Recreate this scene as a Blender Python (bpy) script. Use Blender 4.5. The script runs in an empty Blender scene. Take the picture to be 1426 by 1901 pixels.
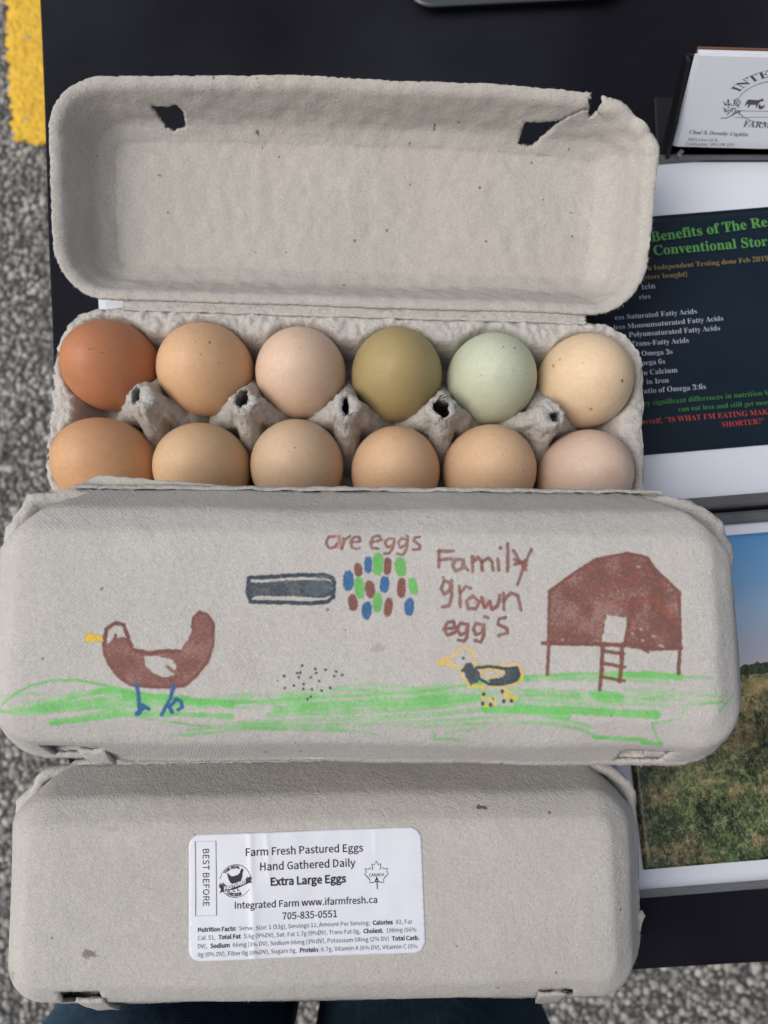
import bpy, math, os, random
import numpy as np
from mathutils import Vector, noise, geometry
R = math.radians
rng = np.random.default_rng(7); random.seed(7)
scene = bpy.context.scene
COL = scene.collection
MM = 0.001

# ------------------------------------------------------------------ camera, world, sun, exposure
F_PX, TILT, CAM_H = 1373.0, R(7), 400.0            # focal length in photo pixels, tilt off plumb, height over the table (mm)
cam = bpy.data.cameras.new('camera'); camo = bpy.data.objects.new('camera', cam); COL.objects.link(camo)
camo.location = (0, 0, CAM_H*MM); camo.rotation_euler = (TILT, 0, 0)
cam.sensor_fit = 'VERTICAL'; cam.sensor_height = 36.0; cam.lens = 36.0*F_PX/1901
cam.clip_start = 0.01; cam.clip_end = 100
cam.dof.use_dof = True; cam.dof.focus_distance = 0.33; cam.dof.aperture_fstop = 9.5
scene.camera = camo

SUN_EL, SUN_AZ = R(55), R(192)                      # azimuth ccw from +x : soft light from the left, a little from the front
world = bpy.data.worlds.new("World"); scene.world = world; world.use_nodes = True
wn = world.node_tree; wn.nodes.clear()
sky = wn.nodes.new('ShaderNodeTexSky'); sky.sky_type = 'NISHITA'; sky.sun_disc = False
sky.sun_elevation = SUN_EL; sky.sun_rotation = R(90) - SUN_AZ
sky.dust_density = 4.0; sky.air_density = 1.0
hs = wn.nodes.new('ShaderNodeHueSaturation'); hs.inputs['Saturation'].default_value = 0.42
bg = wn.nodes.new('ShaderNodeBackground'); bg.inputs['Strength'].default_value = 0.128
wo = wn.nodes.new('ShaderNodeOutputWorld')
wn.links.new(sky.outputs[0], hs.inputs['Color']); wn.links.new(hs.outputs[0], bg.inputs[0]); wn.links.new(bg.outputs[0], wo.inputs[0])
sl = bpy.data.lights.new('sun', 'SUN'); sl.energy = 1.45; sl.angle = R(38); sl.color = (1.0, 0.95, 0.88)
so = bpy.data.objects.new('sun', sl); COL.objects.link(so)
sd = Vector((math.cos(SUN_AZ)*math.cos(SUN_EL), math.sin(SUN_AZ)*math.cos(SUN_EL), math.sin(SUN_EL)))
so.rotation_euler = sd.to_track_quat('Z', 'Y').to_euler(); so.location = (-1, 1, 2)
scene.view_settings.view_transform = 'Standard'; scene.view_settings.look = 'None'
scene.view_settings.exposure = 0.0; scene.view_settings.gamma = 1.0

# ------------------------------------------------------------------ helpers
_c, _s = math.cos(TILT), math.sin(TILT)
def ray(u, v):
    a = (u-713)/F_PX; b = (950.5-v)/F_PX
    return np.array([a, b*_c+_s, b*_s-_c])
def at(u, v, z):                                    # photo pixel -> point (mm) on the level plane z
    d = ray(u, v); k = (z-CAM_H)/d[2]
    return np.array([k*d[0], k*d[1], z])
def pix(x, y, z):                                   # arrays (mm) -> photo pixels
    D = y*_s - (z-CAM_H)*_c; b = y*_c + (z-CAM_H)*_s
    return 713+F_PX*x/D, 950.5-F_PX*b/D
def empty(name, loc=(0, 0, 0), rz=0.0):
    o = bpy.data.objects.new(name, None); COL.objects.link(o)
    o.location = [c*MM for c in loc]; o.rotation_euler = (0, 0, rz); o.empty_display_size = .02
    return o
def tag(o, label=None, cat=None, group=None, kind=None):
    for k, v in (('label', label), ('category', cat), ('group', group), ('kind', kind)):
        if v: o[k] = v
    return o
def mk(name, V, F, mat, parent=None, smooth=True, loc=None):   # V in mm
    V = np.asarray(V, dtype=np.float64)*MM
    me = bpy.data.meshes.new(name)
    if isinstance(F, np.ndarray):
        n, k = F.shape
        me.vertices.add(len(V)); me.vertices.foreach_set('co', V.ravel())
        me.loops.add(n*k); me.loops.foreach_set('vertex_index', F.ravel().astype(np.int32))
        me.polygons.add(n); me.polygons.foreach_set('loop_start', np.arange(0, n*k, k, dtype=np.int32))
        me.update(calc_edges=True); me.validate()
    else:
        me.from_pydata([tuple(v) for v in V], [], [tuple(int(i) for i in f) for f in F]); me.update()
    if smooth: me.polygons.foreach_set('use_smooth', np.ones(len(me.polygons), bool))
    if mat: me.materials.append(mat)
    o = bpy.data.objects.new(name, me); COL.objects.link(o)
    if parent: o.parent = parent
    if loc is not None: o.location = [c*MM for c in loc]
    return o
def grid(nu, nv, fn, closed_u=False):               # fn(i,j)->xyz ; returns V,F
    V = [fn(i, j) for j in range(nv) for i in range(nu)]
    F = []
    for j in range(nv-1):
        for i in range(nu if closed_u else nu-1):
            a = j*nu+i; b = j*nu+(i+1) % nu
            F.append((a, b, b+nu, a+nu))
    return V, F
def cat(*parts):
    V, F, o = [], [], 0
    for v, f in parts:
        V += [tuple(p) for p in v]; F += [tuple(i+o for i in q) for q in f]; o += len(v)
    return V, F
def boxm(x0, x1, y0, y1, z0, z1, bev=0.0):
    b = min(bev, (x1-x0)/2.01, (y1-y0)/2.01, (z1-z0)/2.01)
    if b <= 0:
        V = [(x, y, z) for z in (z0, z1) for y in (y0, y1) for x in (x0, x1)]
        return V, [(0, 2, 3, 1), (4, 5, 7, 6), (0, 1, 5, 4), (2, 6, 7, 3), (0, 4, 6, 2), (1, 3, 7, 5)]
    rings = []
    for z, i in ((z0, b), (z0+b, 0), (z1-b, 0), (z1, b)):
        X0, X1, Y0, Y1 = x0+i, x1-i, y0+i, y1-i
        rings.append([(X0+b, Y0, z), (X1-b, Y0, z), (X1, Y0+b, z), (X1, Y1-b, z), (X1-b, Y1, z), (X0+b, Y1, z), (X0, Y1-b, z), (X0, Y0+b, z)])
    V = sum(rings, []); F = [tuple(range(7, -1, -1)), tuple(range(24, 32))]
    for r in range(3):
        for i in range(8):
            a = r*8+i; c = r*8+(i+1) % 8
            F.append((a, c, c+8, a+8))
    return V, F
def xf(VF, rz=0.0, loc=(0, 0, 0), M=None):
    V = np.asarray(VF[0], float)
    if M is not None: V = V@np.asarray(M).T
    c, s = math.cos(rz), math.sin(rz)
    V = np.stack([V[:, 0]*c-V[:, 1]*s, V[:, 0]*s+V[:, 1]*c, V[:, 2]], 1)+np.asarray(loc, float)
    return [tuple(v) for v in V], VF[1]
def nz(p, sc, seed=0.0):
    return noise.noise(Vector((p[0]*sc+seed, p[1]*sc-seed*1.7, p[2]*sc+seed*.3)))
def pip(P, poly):                                   # points in polygon
    x, y = P[:, 0], P[:, 1]; ins = np.zeros(len(P), bool); n = len(poly)
    for i in range(n):
        x0, y0 = poly[i]; x1, y1 = poly[(i+1) % n]
        if y0 == y1: continue
        c = ((y0 > y) != (y1 > y)) & (x < (x1-x0)*(y-y0)/(y1-y0)+x0)
        ins ^= c
    return ins
def jag(poly, step=1.2, amp=.25, seed=1):           # subdivide an outline and roughen it (torn pulp)
    r = random.Random(seed); out = []
    n = len(poly)
    for i in range(n):
        a, b = np.array(poly[i], float), np.array(poly[(i+1) % n], float)
        L = np.hypot(*(b-a)); k = max(1, int(L/step)); t = (b-a)/max(L, 1e-9); nn = np.array([-t[1], t[0]])
        for j in range(k):
            p = a+(b-a)*j/k
            out.append(p+nn*r.uniform(-amp, amp)+t*r.uniform(-.2, .2)*amp)
    return out
def cdt_sheet(outline, holes, spacing, seed=3):     # triangulated sheet with interior points
    ol = np.array(outline); x0, y0 = ol.min(0); x1, y1 = ol.max(0)
    r = np.random.default_rng(seed)
    xs, ys = np.meshgrid(np.arange(x0, x1, spacing), np.arange(y0, y1, spacing*.87))
    xs = xs+((np.arange(xs.shape[0]) % 2)*spacing/2)[:, None]
    P = np.stack([xs.ravel(), ys.ravel()], 1)+r.uniform(-.12, .12, (xs.size, 2))*spacing
    P = P[pip(P, outline)]
    edges, pts = [], []
    for poly in [outline]+holes:
        b = len(pts); n = len(poly); pts += [tuple(p) for p in poly]
        edges += [(b+i, b+(i+1) % n) for i in range(n)]
        q = np.array(poly); keep = np.ones(len(P), bool)
        for i in range(n):
            a, c = q[i], q[(i+1) % n]; d = c-a; L = d@d+1e-9
            t = np.clip(((P-a)@d)/L, 0, 1); e = P-(a+t[:, None]*d)
            keep &= (e*e).sum(1) > (spacing*.4)**2
        P = P[keep]
    pts += [tuple(p) for p in P]
    res = geometry.delaunay_2d_cdt([Vector(p) for p in pts], edges, [], 0, 1e-5)
    V = np.array([tuple(v) for v in res[0]]); T = np.array([f for f in res[2] if len(f) == 3])
    C = V[T].mean(1); k = pip(C, outline)
    for h in holes: k &= ~pip(C, h)
    return V, T[k]
def vnormals(V, T):
    n = np.cross(V[T[:, 1]]-V[T[:, 0]], V[T[:, 2]]-V[T[:, 0]]); N = np.zeros_like(V)
    for i in range(3): np.add.at(N, T[:, i], n)
    return N/(np.linalg.norm(N, axis=1, keepdims=True)+1e-12)
def solid(V, T, th):                                # give a sheet a thickness below its normals
    N = vnormals(V, T); n = len(V)
    thk = np.array([th*(1+.35*nz(p, .15, 5)) for p in V])[:, None]
    W = np.concatenate([V, V-N*thk])
    E = np.concatenate([T[:, [0, 1]], T[:, [1, 2]], T[:, [2, 0]]])
    key = set(map(tuple, E)); B = np.array([e for e in key if (e[1], e[0]) not in key])
    side = np.concatenate([np.stack([B[:, 1], B[:, 0], B[:, 0]+n], 1), np.stack([B[:, 1], B[:, 0]+n, B[:, 1]+n], 1)])
    return W, np.concatenate([T, T[:, ::-1]+n, side]), B
def fuzz(name, P0, D, mat, parent, L=(0.5, 1.6), w=.07, seed=2):     # short paper fibres standing off torn edges
    r = np.random.default_rng(seed); n = len(P0)
    D = D/(np.linalg.norm(D, axis=1, keepdims=True)+1e-9)+r.normal(0, .5, (n, 3)); D /= np.linalg.norm(D, axis=1, keepdims=True)
    S = np.cross(D, r.normal(0, 1, (n, 3))); S /= np.linalg.norm(S, axis=1, keepdims=True)
    l = r.uniform(*L, (n, 1)); mid = P0+D*l*.55+r.normal(0, .12, (n, 3))
    tip = P0+D*l+r.normal(0, .25, (n, 3))
    V = np.stack([P0-S*w, P0+S*w, mid+S*w*.8, mid-S*w*.8, tip], 1).reshape(-1, 3)
    b = np.arange(n)[:, None]*5
    F = np.concatenate([b+[0, 1, 2], b+[0, 2, 3], b+[3, 2, 4]])
    o = mk(name, V, F, mat, parent, False); o['kind'] = 'stuff'
    return o

# ------------------------------------------------------------------ materials
class NT:
    def __init__(s, name, rough=.6, spec=.5):
        s.m = bpy.data.materials.new(name); s.m.use_nodes = True; s.t = s.m.node_tree; s.t.nodes.clear()
        s.o = s.n('ShaderNodeOutputMaterial'); s.b = s.n('ShaderNodeBsdfPrincipled')
        s.l(s.b.outputs[0], s.o.inputs[0]); s.b.inputs['Roughness'].default_value = rough
        s.b.inputs['Specular IOR Level'].default_value = spec
        s.tc = s.n('ShaderNodeTexCoord')
    def n(s, t, **k):
        nd = s.t.nodes.new(t)
        for a, v in k.items(): setattr(nd, a, v)
        return nd
    def l(s, a, b): s.t.links.new(a, b)
    def noise(s, scale, detail=3, rough=.5, vec=None, dist=0.0):
        x = s.n('ShaderNodeTexNoise'); x.inputs['Scale'].default_value = scale; x.inputs['Detail'].default_value = detail
        x.inputs['Roughness'].default_value = rough; x.inputs['Distortion'].default_value = dist
        s.l(vec if vec else s.tc.outputs['Object'], x.inputs['Vector']); return x.outputs[0]
    def vor(s, scale, vec=None, feature='F1', rand=1.0):
        x = s.n('ShaderNodeTexVoronoi', feature=feature); x.inputs['Scale'].default_value = scale
        x.inputs['Randomness'].default_value = rand
        s.l(vec if vec else s.tc.outputs['Object'], x.inputs['Vector']); return x
    def ramp(s, inp, stops, interp='LINEAR'):
        x = s.n('ShaderNodeValToRGB'); x.color_ramp.interpolation = interp; e = x.color_ramp.elements
        while len(e) > 1: e.remove(e[-1])
        for i, (p, c) in enumerate(stops):
            q = e[0] if i == 0 else e.new(p)
            q.position = p; q.color = (c, c, c, 1) if not hasattr(c, '__len__') else (*c[:3], 1)
        s.l(inp, x.inputs[0]); return x.outputs[0]
    def mix(s, fac, a, b, mode='MIX'):
        x = s.n('ShaderNodeMix', data_type='RGBA', blend_type=mode)
        for sock, v in ((x.inputs[0], fac), (x.inputs[6], a), (x.inputs[7], b)):
            if hasattr(v, 'node'): s.l(v, sock)
            elif hasattr(v, '__len__'): sock.default_value = (*v[:3], 1)
            else: sock.default_value = v
        return x.outputs[2]
    def math(s, op, a, b=0.0, c=None):
        x = s.n('ShaderNodeMath', operation=op)
        for i, v in enumerate((a, b) if c is None else (a, b, c)):
            if hasattr(v, 'node'): s.l(v, x.inputs[i])
            else: x.inputs[i].default_value = v
        return x.outputs[0]
    def mapping(s, scale=(1, 1, 1), rot=(0, 0, 0), loc=(0, 0, 0), src=None):
        x = s.n('ShaderNodeMapping'); x.inputs['Scale'].default_value = scale; x.inputs['Rotation'].default_value = rot
        x.inputs['Location'].default_value = loc; s.l(src if src else s.tc.outputs['Object'], x.inputs[0]); return x.outputs[0]
    def bump(s, h, strength, dist, prev=None):
        x = s.n('ShaderNodeBump'); x.inputs['Strength'].default_value = strength; x.inputs['Distance'].default_value = dist
        s.l(h, x.inputs['Height'])
        if prev: s.l(prev, x.inputs['Normal'])
        return x.outputs[0]
    def done(s, color=None, normal=None, rough=None):
        for v, k in ((color, 'Base Color'), (normal, 'Normal'), (rough, 'Roughness')):
            if v is None: continue
            if hasattr(v, 'node'): s.l(v, s.b.inputs[k])
            elif hasattr(v, '__len__'): s.b.inputs[k].default_value = (*v[:3], 1)
            else: s.b.inputs[k].default_value = v
        return s.m

def pulp(name, base, weave=0.0, coarse=.3, art=None, stains=()):
    k = NT(name, .93, .15)
    big = k.noise(28, 3, .55); mid = k.noise(160, 4, .6); fine = k.noise(900, 3, .6)
    b = np.array(base)
    c = k.mix(k.ramp(big, [(.3, 0), (.7, 1)]), b*np.array([.93, .925, .92]), b*np.array([1.05, 1.05, 1.055]))
    c = k.mix(k.ramp(mid, [(.35, 0), (.7, 1)]), k.mix(.5, c, b*np.array([.86, .86, .87])), c)
    c = k.mix(k.ramp(fine, [(.35, .0), (.7, .42)]), c, b*np.array([1.25, 1.26, 1.29]))
    grit = k.noise(2300, 2, .6); c = k.mix(k.ramp(grit, [(.42, 0), (.68, .55)]), c, b*np.array([.56, .55, .55]))
    mot = k.noise(520, 4, .65); c = k.mix(k.ramp(mot, [(.48, 0), (.66, .5)]), c, b*np.array([.80, .795, .80]))
    pink = k.noise(9, 2, .5)
    c = k.mix(k.math('MULTIPLY', k.ramp(pink, [(.45, 0), (.75, 1)]), .25), c, b*np.array([1.08, .98, .94]))
    # fibres: stretched noise in two directions
    for rot, seed in ((.5, 0.0), (-.9, .37), (1.4, .8)):
        fb = k.noise(1.0, 2, .5, vec=k.mapping((330, 2600, 1500), (0, 0, rot), (seed, 0, 0)))
        c = k.mix(k.ramp(fb, [(.68, 0), (.76, .42)]), c, b*.5)
    # specks of ink and bark in the recycled pulp
    v = k.vor(170); pick = k.n('ShaderNodeSeparateColor'); k.l(v.outputs['Color'], pick.inputs[0])
    warp = k.math('ADD', v.outputs['Distance'], k.math('MULTIPLY', k.noise(1500, 2), .12))
    sz = k.math('MULTIPLY', k.math('POWER', pick.outputs[1], 4.0), .14)
    dot = k.math('MULTIPLY', k.math('LESS_THAN', warp, k.math('ADD', sz, .085)), k.math('GREATER_THAN', pick.outputs[0], .70))
    c = k.mix(k.math('MULTIPLY', dot, .62), c, (.07, .062, .058))
    v2 = k.vor(75); p2 = k.n('ShaderNodeSeparateColor'); k.l(v2.outputs['Color'], p2.inputs[0])
    warp2 = k.math('ADD', v2.outputs['Distance'], k.math('MULTIPLY', k.noise(900, 2), .10))
    dot2 = k.math('MULTIPLY', k.math('LESS_THAN', warp2, k.math('ADD', k.math('MULTIPLY', p2.outputs[1], .05), .075)), k.math('GREATER_THAN', p2.outputs[0], .90))
    c = k.mix(k.math('MULTIPLY', dot2, .7), c, (.09, .075, .06))
    for (x, y, rx, ry, col, a) in stains:            # dirt marks with a place of their own (mm, in the part's frame)
        mp = k.mapping((1/(rx*MM), 1/(ry*MM), 0), (0, 0, 0), (-x/rx, -y/ry, 0))
        vl = k.n('ShaderNodeVectorMath', operation='LENGTH'); k.l(mp, vl.inputs[0])
        d = k.math('ADD', vl.outputs['Value'], k.math('MULTIPLY', k.math('SUBTRACT', k.noise(420, 3), .5), 2.6))
        c = k.mix(k.math('MULTIPLY', k.ramp(d, [(.55, 1), (1.1, 0)]), a), c, col)
    wv = None
    if weave:
        w1 = k.n('ShaderNodeTexWave', wave_type='BANDS'); w1.inputs['Scale'].default_value = 1.0
        w2 = k.n('ShaderNodeTexWave', wave_type='BANDS'); w2.inputs['Scale'].default_value = 1.0
        wob = k.n('ShaderNodeVectorMath', operation='MULTIPLY_ADD')
        nn = k.n('ShaderNodeTexNoise'); nn.inputs['Scale'].default_value = 60; k.l(k.tc.outputs['Object'], nn.inputs['Vector'])
        k.l(nn.outputs['Color'], wob.inputs[0]); wob.inputs[1].default_value = (.0009,)*3; k.l(k.tc.outputs['Object'], wob.inputs[2])
        for w, rot in ((w1, .62), (w2, -.95)):
            w.inputs['Distortion'].default_value = 0.0
            k.l(k.mapping((300, 300, 0), (0, 0, rot), src=wob.outputs[0]), w.inputs['Vector'])
        wv = k.math('MULTIPLY', w1.outputs['Fac'], w2.outputs['Fac'])
        patch = k.ramp(k.noise(35, 2), [(.35, .25), (.6, 1)])
        wvm = k.math('MULTIPLY', wv, patch)
        c = k.mix(k.math('MULTIPLY', wvm, .20*weave), c, b*.62)
    if art:
        im, x0, y0, wx, wy = art
        tx = k.n('ShaderNodeTexImage'); tx.image = im; tx.extension = 'CLIP'; tx.interpolation = 'Cubic'
        k.l(k.mapping((1/(wx*MM), 1/(wy*MM), 0), (0, 0, 0), (-x0/wx, -y0/wy, 0)), tx.inputs[0])
        fac = tx.outputs['Alpha']
        if wv is not None:
            fac = k.math('MULTIPLY', fac, k.ramp(k.math('ADD', k.math('MULTIPLY', wv, .5), k.math('MULTIPLY', fine, .8)), [(.22, .72), (.42, 1.0)]))
        c = k.mix(fac, c, tx.outputs['Color'])
    nrm = k.bump(k.noise(70, 3, .6), .30*coarse+.03, .0016)
    nrm = k.bump(k.noise(330, 4, .65), .8, .0007*(.6+coarse), nrm)
    nrm = k.bump(fine, .8, .0003, nrm); nrm = k.bump(grit, .5, .00012, nrm)
    if wv is not None: nrm = k.bump(wvm, .55*weave, .00016, nrm)
    return k.done(c, nrm)

def plain(name, col, rough=.6, spec=.5, bump=None, vary=0.0, vscale=60):
    k = NT(name, rough, spec); c = col
    if vary:
        c = k.mix(k.ramp(k.noise(vscale, 4), [(.3, 0), (.7, 1)]), np.array(col)*(1-vary), np.array(col)*(1+vary))
    nrm = k.bump(k.noise(bump[0], 4, .6), bump[1], bump[2]) if bump else None
    return k.done(c, nrm)

# ------------------------------------------------------------------ hand drawn marker picture (painted as an image in memory)
BROWN, NAVY, GREEN, BLUE, YEL, GREY = [(np.array(c)/255.)**2.2 for c in
    ((116, 68, 60), (45, 60, 72), (104, 190, 96), (28, 92, 142), (226, 186, 44), (84, 96, 108))]
def vnoise(h, w, cell, seed):
    r = np.random.default_rng(seed); gh, gw = int(h/cell)+3, int(w/cell)+3; g = r.random((gh, gw))
    y = np.arange(h)/cell; x = np.arange(w)/cell; yi = y.astype(int); xi = x.astype(int)
    fy = (y-yi)[:, None]; fx = (x-xi)[None, :]; fy = fy*fy*(3-2*fy); fx = fx*fx*(3-2*fx)
    a = g[np.ix_(yi, xi)]; b = g[np.ix_(yi, xi+1)]; c = g[np.ix_(yi+1, xi)]; d = g[np.ix_(yi+1, xi+1)]
    return (a*(1-fx)+b*fx)*(1-fy)+(c*(1-fx)+d*fx)*fy
class Paint:
    def __init__(s, U, V):
        s.U, s.V = U, V; h, w = U.shape; s.h, s.w = h, w
        s.rgb = np.zeros((h, w, 3)); s.a = np.zeros((h, w))
        s.n1 = vnoise(h, w, 6, 1); s.n2 = vnoise(h, w, 2.2, 2); s.n3 = vnoise(h, w, 26, 3); s.n4 = vnoise(h, w, 70, 4)
        s.str = None
    def comp(s, sl, cov, col, alpha=1.0, tone=.16):
        a = np.clip(cov*alpha, 0, 1)
        t = (1-tone+2*tone*(.6*s.n3[sl]+.4*s.n1[sl]))[..., None]
        c = np.array(col)*t; A = s.a[sl]; na = a+A*(1-a)
        s.rgb[sl] = np.where(na[..., None] > 1e-5, (c*a[..., None]+s.rgb[sl]*(A*(1-a))[..., None])/np.maximum(na, 1e-5)[..., None], 0)
        s.a[sl] = na
    def box(s, x0, y0, x1, y1, m):
        k = (s.U > x0-m) & (s.U < x1+m) & (s.V > y0-m) & (s.V < y1+m)
        ys = np.where(k.any(1))[0]; xs = np.where(k.any(0))[0]
        if len(ys) == 0 or len(xs) == 0: return None
        return (slice(ys[0], ys[-1]+1), slice(xs[0], xs[-1]+1))
    def line(s, pts, w, col, alpha=1.0, rough=.22, dry=0.0, jit=0):
        P = np.array(pts, float); sl = s.box(*P.min(0), *P.max(0), w+3)
        if sl is None: return
        U, V = s.U[sl], s.V[sl]; d = np.full(U.shape, 1e9)
        for a, b in zip(P[:-1], P[1:]):
            e = b-a; L = e@e+1e-9; t = np.clip(((U-a[0])*e[0]+(V-a[1])*e[1])/L, 0, 1)
            d = np.minimum(d, np.hypot(U-a[0]-t*e[0], V-a[1]-t*e[1]))
        r = w/2*(1+rough*(s.n1[sl]-.5)*2)+(s.n2[sl]-.5)*1.1
        cov = np.clip((r-d)/.9+.5, 0, 1)
        if dry: cov = cov*np.clip(1-dry*np.clip((s.n2[sl]*.55+s.n3[sl]*.6-.42)*3.2, 0, 1.0), 0, 1)
        s.comp(sl, cov, col, alpha)
    def poly(s, pts, col, alpha=1.0, holes=(), dry=0.0, edge=.9, tone=.16):
        P = np.array(pts, float); sl = s.box(*P.min(0), *P.max(0), 4)
        if sl is None: return
        U, V = s.U[sl], s.V[sl]
        q = np.stack([(U+(s.n1[sl]-.5)*3.2).ravel(), (V+(s.n2[sl]-.5)*2.6).ravel()], 1)
        m = pip(q, P)
        for h in holes: m &= ~pip(q, h)
        cov = m.reshape(U.shape).astype(float)
        if dry: cov = cov*np.clip(1-dry*np.clip((s.n2[sl]*.7+s.n3[sl]*.75-.78)*7, 0, 1), 0, 1)
        s.comp(sl, cov, col, alpha, tone)
    def dot(s, x, y, rx, ry, col, rot=0.0, alpha=1.0, flat=2.0):
        sl = s.box(x-rx, y-ry, x+rx, y+ry, 4)
        if sl is None: return
        c, t = math.cos(rot), math.sin(rot); dx = s.U[sl]-x; dy = s.V[sl]-y
        q = (np.abs((dx*c+dy*t)/rx)**flat+np.abs((-dx*t+dy*c)/ry)**flat)**(1/flat)
        cov = np.clip((1-q+(s.n2[sl]-.5)*.22)*min(rx, ry)/.9+.5, 0, 1)
        s.comp(sl, cov, col, alpha)
    def image(s, name, bg=None):
        im = bpy.data.images.new(name, s.w, s.h, alpha=True, float_buffer=True)
        im.colorspace_settings.name = 'Linear Rec.709'; im.alpha_mode = 'CHANNEL_PACKED'
        buf = np.dstack([s.rgb, s.a]).astype(np.float32)      # row 0 = bottom
        im.pixels.foreach_set(buf.ravel()); im.update(); im.pack()
        return im

DECO_C, DECO_RZ = (-7.0, -8.0), R(-0.5)
def draw_marker_art():
    RES = 5.0; X0, Y0, WX, WY = -150.0, -56.0, 300.0, 112.0       # lid frame, mm
    w, h = int(WX*RES), int(WY*RES)
    lx = X0+(np.arange(w)+.5)/RES; ly = Y0+(np.arange(h)+.5)/RES
    LX, LY = np.meshgrid(lx, ly)
    c, s_ = math.cos(DECO_RZ), math.sin(DECO_RZ)
    U, V = pix(LX*c-LY*s_+DECO_C[0], LX*s_+LY*c+DECO_C[1], 134.0)
    p = Paint(U, V)
    def C(ox, oy, sc): return lambda L: [(ox+x/sc, oy+y/sc) for x, y in L]
    a = C(0, 860, 2.971); b = C(420, 960, 3.565); d = C(780, 960, 2.742)
    # grass
    G = lambda pts, w_, al=.8, dry=.55: p.line(pts, w_*1.15, GREEN*np.array([1, 1, 1]), min(1, al*1.1), .3, dry)
    G([(0,1309),(27,1289),(60,1272),(100,1263),(145,1262),(190,1271),(235,1281),(290,1291),(357,1298),(434,1305)], 4.5, .85, .25)
    G([(-20,1322),(30,1321),(90,1306),(150,1292),(205,1281)], 6); G([(20,1322),(100,1311),(200,1299),(300,1293),(350,1297)], 10)
    G([(40,1325),(150,1315),(280,1306),(420,1303)], 8, .7); G([(130,1292),(190,1283),(250,1290),(330,1299),(430,1306)], 11, .8)
    G([(200,1281),(245,1286),(290,1293),(350,1299),(420,1305)], 8, .9, .2)
    G([(92,1345),(160,1336),(240,1325),(330,1325),(430,1330)], 8, .9, .3); G([(95,1343),(150,1335),(200,1322),(230,1322)], 11, .75)
    G([(230,1327),(300,1338),(370,1349),(430,1353),(520,1350),(620,1354),(700,1367)], 4, .75)
    G([(310,1371),(400,1362),(460,1354),(540,1356),(640,1360)], 5, .85); G([(345,1358),(430,1350),(500,1345),(580,1349)], 5, .6)
    G([(434,1305),(530,1298),(650,1292),(780,1284),(880,1269),(980,1256),(1080,1250),(1140,1251)], 5, .8, .3)
    G([(380,1300),(500,1306),(640,1304)], 4, .5)
    G([(515,1318),(620,1308),(760,1302),(890,1294)], 13, .85, .35); G([(500,1326),(650,1321),(800,1312),(880,1300)], 10, .7, .5)
    G([(880,1270),(960,1262),(1060,1258),(1150,1261)], 9, .6); G([(1140,1251),(1200,1252),(1262,1256)], 10, .95, .15); G([(1255,1257),(1325,1258)], 5, .5)
    G([(1110,1255),(1200,1262),(1240,1268)], 9, .5); G([(980,1285),(1080,1290),(1150,1296)], 14, .55, .7); G([(1100,1288),(1148,1292)], 13, .8, .3)
    G([(1160,1280),(1250,1282),(1255,1290),(1180,1300)], 7, .4, .8)
    G([(420,1345),(560,1337),(700,1333),(850,1322),(940,1312)], 8, .6); G([(560,1347),(700,1344),(860,1336),(950,1328)], 6, .6)
    G([(900,1316),(960,1318),(1060,1318),(1150,1324),(1220,1327)], 13, .95, .2); G([(960,1312),(1050,1330)], 16, .8, .4); G([(1000,1345),(1060,1340),(1100,1350)], 7, .5)
    G([(760,1352),(860,1345),(1000,1341),(1080,1355),(1115,1372)], 6, .6); G([(1110,1373),(1200,1379),(1210,1380)], 7, .9, .2); G([(1205,1386),(1240,1389)], 8, .9, .2)
    G([(1212,1343),(1222,1362),(1238,1385)], 4, .8); G([(1213,1344),(1265,1336),(1269,1310),(1345,1303)], 4.5, .7)
    G([(1332,1260),(1328,1300),(1336,1318),(1372,1292)], 3.5, .35); G([(1336,1322),(1372,1294)], 3.5, .6)
    G([(806,1360),(808,1377),(840,1376),(885,1383)], 5, .7); G([(830,1362),(900,1352)], 6, .5)
    G([(150,1330),(90,1346)], 4, .6)
    for k_ in range(46):                             # back and forth scribble
        x_ = 60+k_*27; t_ = (x_-60)/1240; y_ = 1300+10*math.sin(t_*9)+(k_*37 % 23)-10-14*t_
        G([(x_-70, y_+5), (x_, y_-3), (x_+75, y_+2)], 5.5, .42, .7)
    # hen
    hen = a([(575,985),(598,995),(630,965),(690,958),(722,990),(765,1045),(830,1057),(900,1038),(1000,1025),(1042,970),(1062,900),(1062,850),(1100,815),(1150,838),(1180,885),(1178,1000),(1150,1090),(1090,1170),(1020,1230),(930,1238),(830,1235),(720,1222),(650,1170),(605,1110),(578,1045)])
    p.poly(hen, BROWN*np.array([1.15,1.1,1.1]), .95, [a([(795,1064),(870,1062),(955,1085),(975,1120),(965,1165),(910,1180),(850,1160),(805,1110)])],   .14, tone=.3)
    p.line(a([(740,1030),(830,1048),(900,1036),(985,1035)]), 8, BROWN)
    p.line(a([(578,1000),(590,915),(640,880),(685,890),(702,940),(728,1010)]), 7.5, BROWN); p.line(a([(640,945),(642,975)]), 6, BROWN)
    p.line(a([(575,985),(578,1045),(605,1110),(650,1170),(720,1222),(830,1233),(930,1236),(1020,1228),(1090,1168),(1150,1088),(1176,1000),(1178,885),(1150,840),(1102,820),(1068,852),(1060,905)]), 6, BROWN*.95, .9)
    p.line(a([(925,1120),(960,1150),(985,1145)]), 6, BROWN*1.4, .9)
    p.poly(a([(470,950),(490,935),(575,955),(575,985),(480,985)]), YEL, .95)
    p.line(a([(757,1220),(768,1290),(772,1378)]), 8, BLUE); p.line(a([(772,1325),(822,1355)]), 8, BLUE); p.line(a([(757,1382),(795,1345)]), 9, BLUE)
    p.line(a([(962,1225),(945,1290),(920,1340),(892,1386)]), 7, BLUE); p.line(a([(930,1325),(952,1372)]), 8, BLUE)
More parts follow.
